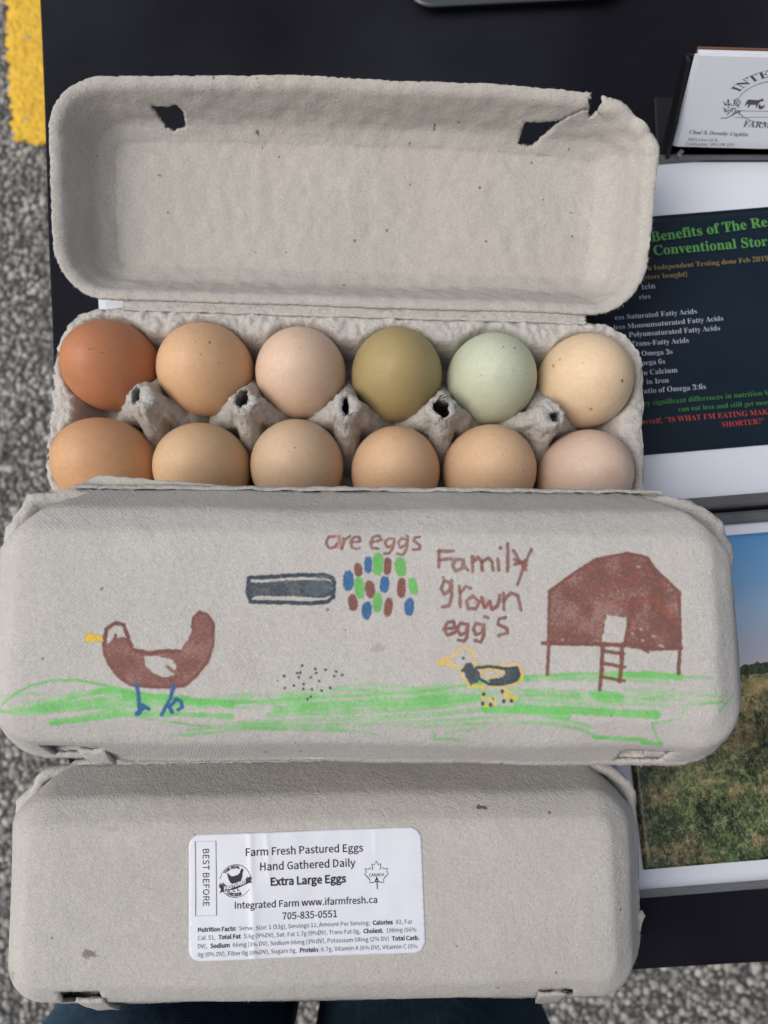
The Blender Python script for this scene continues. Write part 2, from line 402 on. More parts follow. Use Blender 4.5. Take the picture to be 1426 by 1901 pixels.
    p.line(a([(945,1335),(975,1300),(1003,1312),(1008,1345),(985,1360)]), 7, BLUE)
    # dark bar
    fr = b([(150,400),(260,398),(430,385),(640,383),(700,400),(715,440),(705,530),(670,560),(560,570),(400,565),(230,562),(160,560),(138,500),(150,400)])
    p.line(fr, 8, NAVY); p.poly(b([(150,432),(260,432),(400,418),(560,415),(680,420),(700,440),(695,515),(650,535),(400,524),(200,522),(155,540)]), NAVY, .97, [], .12, tone=.28)
    p.dot(*b([(600,470)])[0], 24, 15, GREY, 0, .75); p.dot(*b([(635,395)])[0], 15, 5, GREY, 0, .6)
    p.dot(*b([(694,472)])[0], 2.2, 3, GREY*1.8, 0, .8)
    # coloured eggs
    cb, cg, cr = BLUE, GREEN*.8, BROWN
    for x, y, rx, ry, c_, ro in ((808,420,36,68,cb,.0),(874,348,28,46,cr,-.1),(940,315,27,55,cb,0),(1005,312,36,76,cg,0),(1068,325,27,60,cr,.05),(1153,328,38,64,cg,-.15),
        (882,467,33,74,cg,-.1),(952,478,33,60,cr,-.15),(1048,445,32,55,cb,.1),(1160,468,30,70,cr,.03),(1238,458,30,58,cg,-.2),(838,567,32,58,cr,-.1),(930,617,33,60,cb,.08),(1002,565,31,66,cg,0),(1074,595,29,66,cr,.1),(1212,595,32,60,cb,.05)):
        q = b([(x, y)])[0]; p.dot(*q, rx/3.565, ry/3.565, c_, ro, .97, 2.5)
    # lettering
    def W(f, w_, *st, **k):
        for s in st: p.line(f(s), w_, k.get('c', BROWN*1.12), .93, .25, .15)
    W(b, 5.2, [(718,128),(680,130),(660,172),(680,205),(715,200),(735,175)], [(765,210),(778,170),(772,140),(785,148),(818,126)],
      [(825,165),(890,160),(880,130),(850,130),(824,160),(830,200),(860,212),(885,202)], [(952,170),(1028,150),(1010,122),(975,130),(953,165),(965,205),(1005,208)],
      [(1112,145),(1080,140),(1050,165),(1065,200),(1098,190),(1115,150),(1105,200),(1080,238),(1045,242)], [(1198,150),(1165,140),(1138,165),(1150,200),(1185,190),(1202,150),(1196,210),(1170,250),(1130,242)],
      [(1192,122),(1202,132)], [(1282,130),(1247,135),(1242,160),(1282,185),(1280,212),(1238,215)])
    p.line(b([(722,130),(750,125),(740,165),(728,195),(750,200)]), 8, BROWN*1.9, .45); p.line(b([(745,130),(765,200)]), 6, BROWN*1.5, .6)
    W(d, 6.6, [(97,170),(95,255)], [(92,175),(168,172)], [(97,217),(158,213)], [(212,215),(180,216),(163,250),(182,275),(213,260),(222,218),(222,250),(245,272)],
      [(265,200),(268,275)], [(268,228),(295,205),(312,225),(316,270)], [(316,228),(345,208),(366,230),(371,272)], [(395,212),(400,270)], [(408,156),(409,160)], [(447,135),(445,276)],
      [(475,170),(505,222),(538,268)], [(566,165),(532,240),(496,345)], [(480,242),(538,222)], [(482,215),(540,245)],
      [(152,332),(122,325),(108,368),(125,395),(153,370),(160,322),(162,400),(148,450),(115,458)], [(200,350),(206,458)], [(205,385),(232,352),(258,362)],
      [(270,402),(236,425),(244,465),(285,466),(302,430),(270,402)], [(312,410),(328,462),(356,430),(368,470),(398,450),(406,398)], [(425,388),(428,470)], [(428,425),(465,385),(500,400),(514,472)],
      [(122,570),(180,563),(168,530),(140,535),(124,572),(140,600),(178,588)], [(236,545),(205,540),(190,570),(205,600),(234,588),(244,545),(241,605),(225,632),(193,625)],
      [(318,550),(285,540),(270,568),(285,600),(315,588),(326,548),(323,605),(310,636),(280,628)], [(330,508),(346,513)], [(436,510),(405,518),(396,545),(441,567),(445,590),(398,603)])
    p.line(d([(285,440),(330,420),(345,460)]), 9, BROWN*2.2, .35)
    # house
    house = [(1018,1197),(1019,1150),(1022,1096),(1040,1080),(1072,1060),(1108,1038),(1165,1026),(1192,1028),(1204,1036),(1216,1056),(1240,1080),(1262,1100),(1263,1204),(1205,1207),(1160,1200)]
    door = [(1126,1141),(1168,1148),(1158,1194),(1117,1192)]
    p.poly(house, BROWN*np.array([1.05,1.0,1.0]), .96, [door], .22, tone=.36)
    for pts, al in (([(1060,1135),(1100,1105),(1140,1085),(1200,1065)],.35),([(1085,1060),(1120,1050),(1170,1045)],.3),([(1050,1160),(1090,1140),(1120,1130)],.25)):
        p.line(pts, 16, BROWN*np.array([1.5,1.15,1.5]), al, .3, .8)
    for pts, al in (([(1130,1120),(1220,1115),(1255,1150)],.45),([(1080,1170),(1110,1165)],.4)): p.line(pts, 20, BROWN*np.array([1.5,1.25,.9]), al, .3, .5)
    p.poly([(1170,1108),(1196,1108),(1196,1138),(1168,1136)], BROWN*np.array([.85,.75,1.1]), .6)
    H = lambda w_, *pts: p.line(list(pts), w_, BROWN, .97)
    p.line([(1018,1195),(1020,1098),(1072,1060),(1108,1038),(1165,1027),(1203,1035),(1216,1056),(1262,1100),(1263,1204)], 6, BROWN, .95)
    H(7,(1008,1194),(1060,1196),(1117,1196)); H(8,(1117,1196),(1165,1198),(1210,1205),(1264,1203))
    H(7,(1019,1198),(1016,1252)); H(7.5,(1262,1203),(1259,1250))
    H(8,(1119,1196),(1117,1240),(1113,1280)); H(8,(1155,1196),(1154,1235),(1150,1264)); H(7,(1118,1208),(1157,1214)); H(7,(1118,1231),(1160,1238)); H(7,(1114,1256),(1158,1264))
    H(8,(1168,1148),(1164,1180),(1158,1200)); H(6,(1196,1206),(1203,1210))
    for x, y, rx in ((1186,1052,4),(1190,1168,3.5),(1213,1181,4.5),(1193,1189,3.5),(1174,1176,2.5),(1227,1199,7),(1044,1188,2.5)): p.dot(x, y, rx, 2.6, (.40,.36,.33), .3, .75)
    # duck
    Yl = lambda w_, *pts: p.line(d(list(pts)), w_*.78, YEL, .88, .3, .25)
    Yl(6,(85,740),(140,712),(180,702),(195,675),(230,665),(265,682),(275,720),(288,755)); Yl(7,(90,742),(130,750),(180,755),(205,780),(230,840),(252,857),(300,862),(330,845))
    Yl(5,(100,738),(165,730)); Yl(6,(288,760),(440,755),(500,745),(520,780),(517,830),(480,850),(350,862)); Yl(5,(305,790),(345,775),(430,788),(380,815),(330,810),(308,790))
    Yl(7,(322,870),(318,920),(330,960),(385,950)); Yl(6,(340,925),(385,930)); Yl(7,(425,870),(430,915),(490,915)); Yl(6,(440,880),(480,925),(450,935))
    p.poly(d([(200,788),(232,745),(262,738),(275,765),(300,790),(312,828),(258,857),(235,822),(225,790)]), NAVY, .95)
    p.line(d([(285,768),(350,760),(440,772),(492,766),(505,800),(488,832),(420,852),(350,850),(312,828)]), 6, NAVY)
    p.poly(d([(432,778),(500,765),(508,800),(490,835),(420,855),(355,845),(345,825),(400,818),(435,800)]), NAVY, .95)
    p.dot(*d([(220,718)])[0], 3.2, 3.2, BLUE)
    for x, y in ((323,900),(318,948),(358,955),(418,887),(426,937),(465,935)): p.dot(*d([(x, y)])[0], 3.6, 4.2, NAVY)
    p.dot(*d([(372,926)])[0], 2, 2, NAVY)
    for x, y in ((503,983),(383,1052),(470,1033),(490,1030),(480,1060),(590,1005),(595,1033),(658,1010),(560,1062),(615,1085),(715,1052),(768,1045),(390,1130),(448,1115),(513,1105),(511,1137),(568,1140),(632,1148),(689,1130),(560,1187),(728,1022),(540,1205)):
        q = b([(x, y)])[0]; e = (x*7 % 5)/5; p.dot(*q, 2.2+1.3*e, 2.3+.7*(1-e), NAVY*.6, x)
    p.a *= .93
    return p.image('marker_drawing'), X0, Y0, WX, WY

# ------------------------------------------------------------------ egg carton shapes (mm, frame: centre of the carton, z=0 on its base)
CW, CD, RIM = 292.0, 107.0, 38.0
PR = [(0.0, 20.6, -.4), (1.6, 19.4, .3), (3.4, 18.6, 1.9), (14, 14.2, 11.6), (24, 10.0, 20.8), (25.5, 9.2, 22.2), (27.5, 7.6, 23.6), (34.6, .9, 28.2), (36.5, 0.0, 28.8)]   # arc, outward offset, height
PLEN = 36.5
PRO = [(0, 21.2, -.3), (3.6, 17.6, .4), (5.0, 16.7, 1.9), (14, 13.2, 10.2), (24, 9.4, 19.6), (27.5, 7.4, 22.6), (34.6, .9, 27.8), (36.5, 0, 28.4)]
def profile(s, pr):                                 # s = distance outside the plateau in the unfolded sheet
    d = PLEN-s
    xs = [q[0] for q in pr]
    return np.interp(d, xs, [q[1] for q in pr]), np.interp(d, xs, [q[2] for q in pr])
def lid_sheet(seed, holes=(), notch=None, spacing=2.3, sag=1.2, rear_cut=0.0, edge_amp=.28, pr=PR):
    A, B, r = CW/2-20.6, CD/2-20.6, 6.5
    ra = r+PLEN; ext = PLEN
    out = []
    for cx, cy, a0 in ((A-r, B-r, 0), (-(A-r), B-r, 90), (-(A-r), -(B-r), 180), (A-r, -(B-r), 270)):
        for k in range(19):
            t = R(a0+k*5); out.append((cx+ra*math.cos(t), cy+ra*math.sin(t)))
    if notch:                                       # rim outline replaced by a torn gap on the front (y<0) side
        front = [i for i, q in enumerate(out) if abs(q[1]+(B+ext)) < .01]
        i = max(front, key=lambda j: -abs(out[j][0]-(A-r)))
        idx = [j for j, q in enumerate(out) if abs(q[1]+(B+ext)) < .01 and q[0] > 0][0]
        out = out[:idx]+[q for q in notch]+out[idx:]
    out = jag(out, 1.5, edge_amp, seed)
    hs_ = [jag(h, .9, .38, seed+7+i) for i, h in enumerate(holes)]
    P, T = cdt_sheet(out, hs_, spacing, seed)
    q = np.abs(P)-np.array([A-r, B-r]); qm = np.maximum(q, 0); L = np.hypot(qm[:, 0], qm[:, 1])
    s = L+np.minimum(q.max(1), 0)-r
    n = qm*np.sign(P)/np.maximum(L, 1e-6)[:, None]
    so_ = np.clip(s, 0, None); o_, z_ = profile(so_, pr)
    # smooth the shoulder
    pl = so_ <= 0
    XY = np.where(pl[:, None], P, P-n*so_[:, None]+n*o_[:, None])
    z = np.where(pl, 28.8+.9*(1-np.exp(s/4.0)), z_)
    V = np.column_stack([XY, z])
    cxn = np.clip(1-(np.abs(P[:, 0])/(A+5))**2, 0, 1)*np.clip(1-(np.abs(P[:, 1])/(B+5))**2, 0, 1)
    V[:, 2] -= sag*cxn
    for i in range(len(V)):
        p_ = V[i]; g = .25+.75*min(1, max(0.0, so_[i])/20)
        w = Vector((nz(p_, .022, seed), nz(p_, .022, seed+9), nz(p_, .022, seed+19)))*1.3
        f = nz(p_, .11, seed+3)*.28+nz(p_, .35, seed+5)*.10
        V[i] += np.array([w.x*g, w.y*g, w.z*.8+f])
    if rear_cut:                                     # rear corners pressed in, straight across
        th_ = 24+rear_cut; c_ = (np.abs(V[:, 0])-CW/2)+(V[:, 1]-CD/2)
        k = np.clip(c_+th_, 0, None)*.42*np.clip((V[:, 1]-5)/20, 0, 1)
        V[:, 0] -= np.sign(V[:, 0])*k*.75; V[:, 1] -= k; V[:, 2] += np.clip(k, 0, 6)*.25*(V[:, 2] < 20)
    return V, T
def ring_pts(hx, hy, r, n=40):
    out = []
    for cx, cy, a0 in ((hx-r, hy-r, 0), (-(hx-r), hy-r, 90), (-(hx-r), -(hy-r), 180), (hx-r, -(hy-r), 270)):
        for k in range(n//4+1):
            t = R(a0+k*90/(n//4)); out.append((cx+r*math.cos(t), cy+r*math.sin(t), math.cos(t), math.sin(t)))
    # densify the straights
    res = []
    for i in range(len(out)):
        a, b = out[i], out[(i+1) % len(out)]; L = math.hypot(b[0]-a[0], b[1]-a[1]); m = max(1, int(L/3.0))
        for j in range(m):
            t = j/m; res.append(tuple(a[k]+(b[k]-a[k])*t for k in range(4)))
    return res
def tray_outer(seed, rim_h=RIM, hx=CW/2-2.2, hy=CD/2-2.2, lumpy=1.0, roll=True):
    """scalloped cup walls under a lumpy rolled rim, closed underneath"""
    base = ring_pts(hx, hy, 29, 40); n = len(base)
    levels = [(0, -24, 1), (1.5, -21, 1), (12, -15, 1), (24, -9.5, .8), (33, -5, .3), (35.2, -1.0, 0), (36.2, .4, 0), (38, .6, 0), (39.6, -.5, 0), (40.2, -2.6, 0), (39.2, -4.6, 0), (34, -6.0, 0)] if roll else \
             [(0, -24, 1), (1.5, -21, 1), (12, -15, 1), (24, -9.5, .8), (33, -5, .3), (35.5, -1.5, 0), (36.4, 0, 0), (37.6, 0, 0)]
    V = []
    for z, off, sc in levels:
        for x, y, nx, ny in base:
            ph = math.cos(2*math.pi*x/48.6) if abs(ny) > .7 else math.cos(2*math.pi*y/48.6)
            o = off-(2.8*(1+ph))*sc
            w = nz((x, y, z), .09, seed)*1.0*lumpy+nz((x, y, z), .28, seed+4)*.7*lumpy
            k = w if z > 30 else w*.4
            cw = min(1.0, max(0.0, min(ny, abs(nx)*1.0)/.45)) if roll and z > 30 else 0.0
            k += cw*(3.0+w*1.4)
            V.append((x+nx*(o+k), y+ny*(o+k), z*rim_h/38+((k*.5+(-1.0+3.0*cw)) if z > 34 and roll else 0)))
    F = []
    for j in range(len(levels)-1):
        for i in range(n):
            a = j*n+i; b = j*n+(i+1) % n; F.append((a, b, b+n, a+n))
    F.append(tuple(range(n-1, -1, -1)))
    return V, F
def latch_tab(x, seed, drop=3.0, w=11.0, dy=0.0):           # trapezoid tongue of the tray flap folded out through the lid's window
    def f(i, j):
        t = j/6; u = i/8-.5; ww = w*(1-.28*t*t)
        yy = -CD/2+7.6-t*(8.2)+dy; zz = RIM+11.0-t*(9+drop)+math.sin(t*3.1)*1.6
        if dy < -2: yy = -CD/2+13.5-t*15.5; zz = RIM+25.5-t*24.0+math.sin(t*3.1)*1.0
        p = (x+u*ww+1.2*t, yy, zz); k = nz(p, .3, seed)*.7
        return (p[0]+k*.5, p[1]+k, p[2]+k*.6)
    V, F = grid(9, 7, f); V = np.array(V)
    T = np.array([t for q in F for t in ((q[0], q[1], q[2]), (q[0], q[2], q[3]))])[:, ::-1]
    return solid(V, T, 1.5)[:2]
def win(x0, x1, d0, d1, skew=0.0):                  # window in the front wall, unfolded coordinates (d = arc length up from the rim)
    Y = -(CD/2-20.6+PLEN)
    return [(x0, Y+d0), (x1, Y+d0), (x1+skew, Y+d1), (x0-skew*.3, Y+d1)]
def edge_fuzz(parent, mat, V, B, n, seed, jitter=.4):
    r = np.random.default_rng(seed); k = r.integers(0, len(B), n); t = r.random((n, 1))
    P0 = V[B[k, 0]]*(1-t)+V[B[k, 1]]*t
    c = np.array([V[:, 0].mean(), V[:, 1].mean(), 0]); D = P0-c
    D[:, 0] *= (np.abs(D[:, 0]) > CW/2-32); D[:, 2] = 0
    return fuzz('fibres', P0, D+1e-3, mat, parent, (.25, 1.1), .045, seed)

BASE = np.array([.525, .505, .475])
def lidspot(u, v, rx, ry, a=.8, col=(.08, .065, .055)):   # a speck seen in the open lid, in the open carton's frame
    p = at(u, v, 16); x, y = p[0]+18.8, p[1]-93.0; c_, s_ = math.cos(R(1.8)), math.sin(R(1.8)); return (x*c_-y*s_, x*s_+y*c_, rx, ry, col, a)
M_in = pulp('pulp_open_lid', BASE*np.array([.93, .92, .90]), 0, .5, stains=[lidspot(493, 299, 1.1, 1.4), lidspot(437, 269, .8, 1.0), lidspot(311, 354, 1.5, .5, .7, (.12, .09, .14)), lidspot(814, 202, .7, .7), lidspot(800, 298, .7, .7), lidspot(884, 378, .8, .8), lidspot(146, 375, .8, .8), lidspot(498, 313, .4, 1.4, .5), lidspot(130, 185, 1.2, 2.0, .7), lidspot(340, 240, 1, 2, .5), lidspot(1176, 300, .5, 2.5, .6), lidspot(720, 265, .8, .7, .6), lidspot(640, 540, .9, .9), lidspot(899, 462, .7, .7), lidspot(1050, 415, 1.4, .5, .6)])
M_rough = pulp('pulp_rough', BASE*1.05, 0, 1.3)
M_tray = pulp('pulp_tray', BASE*.96, 0, 1.7)
M_plain = pulp('pulp_front_lid', BASE*1.0, .45, .3, stains=((-97.5, -19.5, 3.6, 2.4, (.16, .12, .09), .75), (70, 37, 4.2, .9, (.04, .036, .034), .8), (-90, 31, 4.5, 1.4, (.30, .26, .2), .3), (62, -42.5, 9, .9, (.14, .10, .08), .85), (-132, -30, 3, 3, (.32, .27, .2), .5)))
ART = draw_marker_art()
M_deco = pulp('pulp_drawn_lid', BASE*1.02, 1.0, .3, art=ART, stains=((-141, -20, 1.8, 1.6, (.12, .11, .1), .8), (5, -7.5, 2.5, 2, (.38, .28, .22), .5)))
M_fibre = plain('pulp_fibre', tuple(BASE*1.2), .9, .1)

def closed_carton(loc, rz, z0, seed, mat_lid, label, holes, rear_cut, wins, group='closed pulp egg cartons'):
    root = empty('egg_carton', (loc[0], loc[1], z0), rz)
    tag(root, label, 'egg carton', group)
    V, F = tray_outer(seed+50, lumpy=1.3); mk('tray', V, F, M_rough, root)
    V, T = lid_sheet(seed, wins, rear_cut=rear_cut); V[:, 2] += RIM
    W, TT, B = solid(V, T, 1.7)
    mk('lid', W, TT, mat_lid, root); edge_fuzz(root, M_fibre, V, B, 420, seed)
    hv, hf = grid(90, 5, lambda i, j: ((i/89-.5)*236, CD/2-1.0+[0, 1.2, 1.9, 1.3, 0][j]+nz((i*3, j, 0), .2, seed)*.7, RIM+[2.4, 1.6, .2, -1.2, -2.2][j]))
    mk('hinge', hv, hf, M_rough, root)
    for i, (x, dr, w_, dy_) in enumerate(holes):
        a, b = latch_tab(x, seed+i, dr, w_, dy_); mk('latch_tab', a, b, M_rough, root)
    return root

# ---- the drawn carton, on top of another closed carton
deco = closed_carton(DECO_C, DECO_RZ, 67.0, 11, M_deco, 'closed grey egg carton with a marker drawing of hen, duck and henhouse on its lid',
    [(-101.5, 4.5, 10, -1.5), (109, 0, 9, 4.0)], 14.0, [win(-118.5, -99, 3.0, 18, 2), win(95.5, 113.5, 3.2, 18, .8)])
mid = closed_carton((-6.5, -9.0), R(-.3), 0.0, 23, M_plain, 'closed grey egg carton underneath the one with the marker drawing', [(-100, 0, 11, 0), (100, 0, 11, 0)], 3.0, [win(-107, -92, 4, 14), win(92, 107, 4, 14)])
# a strip of torn pulp sticking out behind the drawn carton's hinge
def strip(i, j):
    u = i/50; t = j/5; x = -118+u*76; w_ = 7.2*min(1, u/.10)**.6*(1-.78*u)
    p = (x+6*t*max(0, .12-u), 52.0+w_*t, 34.5+1.2*t+.8*math.sin(u*5)); return (p[0], p[1]+nz(p, .25, 4)*.5*t, p[2]+nz(p, .1, 2)*1.0)
fv, ff = grid(51, 6, strip); fT = np.array([t for q in ff for t in ((q[0], q[1], q[2]), (q[0], q[2], q[3]))]); a, b, _ = solid(np.array(fv), fT, 1.2); mk('torn_strip', a, b, M_in, deco)
# ---- the front carton with the sticker
FRONT_C, FRONT_RZ = (-27.5, -126.5), R(.8)
front = closed_carton(FRONT_C, FRONT_RZ, 0.0, 37, M_plain, 'closed grey egg carton with a white printed sticker on its plain lid',
    [(-98, 1.0, 12, -3.4), (98.5, 0, 12, -2.2)], 3.0, [win(-110.5, -94, 6, 32.5, .6), win(93, 108.5, 8, 30.0, -.5)])
# torn scrap on its right side
sv, sf = grid(5, 4, lambda i, j: (CW/2-2+j*1.3-(abs(i-3)*j*.35), -26+i*2.2, RIM-1+.5*math.sin(i*2+j)))
st_ = np.array([t for q in sf for t in ((q[0], q[1], q[2]), (q[0], q[2], q[3]))]); a, b, _ = solid(np.array(sv), st_, 1.0); mk('torn_scrap', a, b, M_rough, front)

# ---- the open carton
OPEN_C, OPEN_RZ = (-18.8, 93.0), R(-1.8)
oc = empty('egg_carton', (*OPEN_C, 0), OPEN_RZ)
tag(oc, 'open grey egg carton holding twelve eggs, its lid folded back and torn', 'egg carton')
HX, HY = 148.5, 52.5
cups = np.array([((i-2.5)*48.6, j) for j in (24.3, -24.3) for i in range(6)])
def sstep(a, b, x): t = np.clip((x-a)/(b-a), 0, 1); return t*t*(3-2*t)
ol = [(x, y) for x, y, _, _ in ring_pts(HX, HY, 26, 40)]
P, T = cdt_sheet(jag(ol, 1.3, .35, 5), [], 1.3, 5)
rr = np.min(np.hypot(P[:, None, 0]-cups[None, :, 0], P[:, None, 1]-cups[None, :, 1]), 1)
outer = np.maximum(sstep(32, 41, np.abs(P[:, 1])), sstep(128, 139, np.abs(P[:, 0])))
midl = 1-sstep(1.5, 5, np.abs(P[:, 1]))
capz = 14+24.2*outer
bowl = 4+34*np.clip((rr-6)/18.2, 0, 1.3)**2.6
Z = np.minimum(bowl, capz)
e = np.clip((capz-bowl+4)/8, 0, 1); Z = Z-np.where(np.abs(capz-bowl) < 4, (4-np.abs(capz-bowl))**2/16, 0)
V = np.column_stack([P, Z])
for i in range(len(V)):
    p_ = V[i]; g = .5+.9*outer[i]
    V[i] += np.array([nz(p_, .12, 3)*.5, nz(p_, .12, 8)*.5, (nz(p_, .07, 1)*.9+nz(p_, .22, 2)*.9+nz(p_, .5, 4)*.8+abs(nz(p_, .36, 6))*1.1)*g])
edge_sd = np.minimum(HX-np.abs(V[:, 0]), HY-np.abs(V[:, 1]))
V[:, 2] -= 1.6*np.exp(-np.clip(edge_sd, 0, None)/1.3)
tv, tf = tray_outer(61, hx=HX, hy=HY, roll=False); tv = [(x, y, z) for x, y, z in tv]
o_ = len(V); Vt = np.concatenate([V, np.array(tv)])
me_faces = [tuple(t) for t in T]+[tuple(i+o_ for i in f) for f in tf[:-1]]
mk('tray', Vt, me_faces, M_rough, oc)
# rim crumbs and fibres over the tray's ledges
led = np.where((outer > .6) & (Z > 33))[0]; sel = rng.choice(led, 1500)
fuzz('fibres', V[sel], np.tile([0, 0, 1.0], (len(sel), 1))+rng.normal(0, 1.2, (len(sel), 3)), M_fibre, oc, (.4, 1.5), .06, 9)

def w2l(p, c=OPEN_C, rz=OPEN_RZ):                   # world mm -> carton frame
    x, y = p[0]-c[0], p[1]-c[1]; a, b = math.cos(-rz), math.sin(-rz)
    return np.array([x*a-y*b, x*b+y*a, p[2]])
post_px = [(262, 738, 1), (452, 745, 1), (642, 752, 1), (822, 757, 1), (1022, 770, 1)]
hole_shape = [(2.0, 4.2, -.15), (2.9, 4.4, -.3), (1.9, 4.9, .1), (3.8, 4.7, .5), (3.1, 2.6, 0)]
for i, (u, v, _) in enumerate(post_px):
    top = w2l(at(u, v, 55)); bx = (i-2)*48.6; by = 0.0
    ha, hb, hr = hole_shape[i]; hx_, hy_ = ((-2.2, .8), (-1.0, 1.2), (0, -.6), (-.5, -.4), (2.4, -1.0))[i]
    NA = 96; lv = []
    zs = [8, 16, 24, 28, 31, 34, 37, 40, 42.5, 45, 47.5, 50, 52.2, 54.2, 55.6]
    for li, z in enumerate(zs):
        t = min(1.0, max(0, z-16)/(55.2-16)); cx = bx+(top[0]-bx)*t**1.1; cy = by+(top[1]-by)*t**1.1
        ring = []
        for a_ in range(NA):
            th = 2*math.pi*a_/NA; lobe = abs(math.cos(2*th))
            ax = 20.0*(1-t)**1.25+7.4; dg = 12.6*(1-t)+7.0*t
            r_ = dg+(ax-dg)*lobe**2.0
            r_ = max(r_, 6.5); r_ *= (1, 1, 1, 1, 1, 1, 1, 1, 1, 1, 1, 1, .98, .92, .82)[li]
            p = (cx+r_*math.cos(th), cy+r_*math.sin(th), z); k = nz(p, .16, i)*1.0+nz(p, .42, i+5)*.9-abs(nz(p, .25, i+3))*1.6+nz(p, .9, i+8)*.5
            ring.append((p[0]+math.cos(th)*k, p[1]+math.sin(th)*k, z+(nz(p, .3, i+9)*1.6 if z > 45 else 0)))
        lv.append(ring)
    for (sc, dz) in ((1.0, 55.6), (1.0, 54.2), (1.15, 50), (1.5, 42), (1.9, 30)):  # torn lip, then down inside
        ring = []
        for a_ in range(NA):
            th = 2*math.pi*a_/NA; jg = 1+.34*nz((math.cos(th)*2, math.sin(th)*2, i*5), .8, i+2)+(.10*random.uniform(-1, 1) if sc == 1.0 and dz > 55 else 0)
            ex = ha*math.cos(th)*jg*sc; ey = hb*math.sin(th)*jg*sc; c_, s_ = math.cos(hr), math.sin(hr)
            t = min(1, (dz-16)/39.2); cx = bx+(top[0]-bx)*t; cy = by+(top[1]-by)*t
            ring.append((cx+hx_*min(1, t)+ex*c_-ey*s_, cy+hy_+ex*s_+ey*c_, dz+nz((th*2, i, 0), .9, 3)*.8))
        lv.append(ring)
    V_ = [p for r_ in lv for p in r_]; F_ = []
    for j in range(len(lv)-1):
        for a_ in range(NA):
            q = j*NA+a_; w_ = j*NA+(a_+1) % NA; F_.append((q, w_, w_+NA, q+NA))
    mk('post', V_, F_, M_tray, oc)
    lipV = np.array(lv[15]+lv[14]); fz = lipV[rng.choice(len(lipV), 90)]
    fuzz('fibres', fz, fz-np.array([bx, by, 30]), M_fibre, oc, (.4, 1.8), .08, 20+i)
# hinge: three pressed ridges between tray and lid
prof = [(51.0, 38.6), (52.2, 39.6), (53.0, 38.3), (54.0, 39.5), (54.9, 38.3), (56.0, 39.9), (57.4, 40.3)]
hv, hf = grid(180, len(prof), lambda i, j: ((i/179-.5)*236+2, prof[j][0]+nz((i*1.3, j*3, 0), .15, 6)*.7, prof[j][1]+nz((i*1.3, j*3, 0), .4, 7)*.5))
hT = np.array([t for q in hf for t in ((q[0], q[1], q[2]), (q[0], q[2], q[3]))]); a, b, _ = solid(np.array(hv), hT, 1.2); mk('hinge', a, b, M_rough, oc)
# lid, turned over the hinge
Yf = -(CD/2-20.6+PLEN)
hole_l = [(-97.5, Yf+29.5), (-93, Yf+31), (-87, Yf+29), (-85.8, Yf+20), (-87.5, Yf+14), (-93, Yf+15.5), (-101, Yf+14.5), (-99.8, Yf+22)]
hole_r = [(83, Yf+31), (90.5, Yf+31.5), (96, Yf+25), (100.5, Yf+17), (99, Yf+15), (92, Yf+16), (84.5, Yf+17)]
crack = [(99.5, Yf+17), (104, Yf+11), (110, Yf+6.5), (117, Yf+6.3), (121.5, Yf+8.2), (121.3, Yf+8.9), (116.5, Yf+7.1), (110.5, Yf+7.3), (105, Yf+11.9), (100.6, Yf+17.6)]
hole_l = hole_l[::-1]; hole_r = hole_r[::-1]
allr = [(83, Yf+31), (84.5, Yf+17), (92, Yf+16), (99, Yf+15.2), (104, Yf+10.9), (110, Yf+6.5), (117, Yf+6.0), (121.5, Yf+8.4), (116.5, Yf+6.8), (110.3, Yf+7.2), (104.5, Yf+11.6), (100.3, Yf+17.6), (96, Yf+25), (90.5, Yf+31.5)]
notch = [(122.5, Yf), (120.5, Yf+6), (122.5, Yf+11), (125.5, Yf+15.5), (127, Yf+12), (130.5, Yf+10), (130, Yf+1.0)]
# CD for the open lid follows the tray; the notch cuts the front rim near the right-hand corner
lv_, lt_ = lid_sheet(71, [jag(hole_l, 1.5, .5, 3), allr], None, 1.7, sag=.8, edge_amp=.5, pr=PRO)
keep = np.ones(len(lt_), bool)
lid_open_V = lv_
def open_xf(V):
    V = V.copy(); phi = R(-165)
    V[:, 0] = V[:, 0]*1.022-.6
    y0 = V[:, 1]-CD/2; z0 = V[:, 2]-0.0
    # closed lid faces down over the tray: rotate about the hinge line
    y = y0*math.cos(phi)-z0*math.sin(phi); z = y0*math.sin(phi)+z0*math.cos(phi)
    V[:, 1] = 56.4+y; V[:, 2] = 40.0+z
    return V
# tear notch: remove faces inside a jagged polygon measured on the folded lid
nt = jag([(113.2, -58), (112.2, -51.2), (113.4, -48.0), (115.2, -47.0), (116.2, -49.5), (117.2, -51.5), (117.4, -58)], .8, .25, 4)
cen = lv_[lt_].mean(1); lt_ = lt_[~(pip(cen[:, :2], nt) & (cen[:, 1] < -40) & (cen[:, 2] < 16))]
# the torn corner has been pushed in and outwards
cxr = np.clip((lv_[:, 0]-112)/25, 0, 1)*np.clip((-lv_[:, 1]-10)/38, 0, 1)
lv_[:, 1] += cxr*5.0; lv_[:, 0] += cxr*1.5; lv_[:, 2] += -cxr*1.5+cxr*np.array([nz(p, .12, 2)*4 for p in lv_])
fl = np.clip((lv_[:, 0]-85)/27, 0, 1)*np.clip((-lv_[:, 1]-47)/3, 0, 1)*(lv_[:, 0] < 114)
lv_[:, 2] -= fl*.6
fx_ = lv_[:, 0]/146; lv_[:, 1] += (2.4*fx_**2+3.4*np.clip(fx_, 0, 1)**2)*np.clip((-lv_[:, 1]+10)/60, 0, 1)
W, TT, B = solid(lv_, lt_, 1.7)
mk('lid', open_xf(W), TT, M_in, oc)
Ve = open_xf(lv_); r = np.random.default_rng(5); kk = r.integers(0, len(B), 1100); t = r.random((1100, 1)); P0 = Ve[B[kk, 0]]*(1-t)+Ve[B[kk, 1]]*t
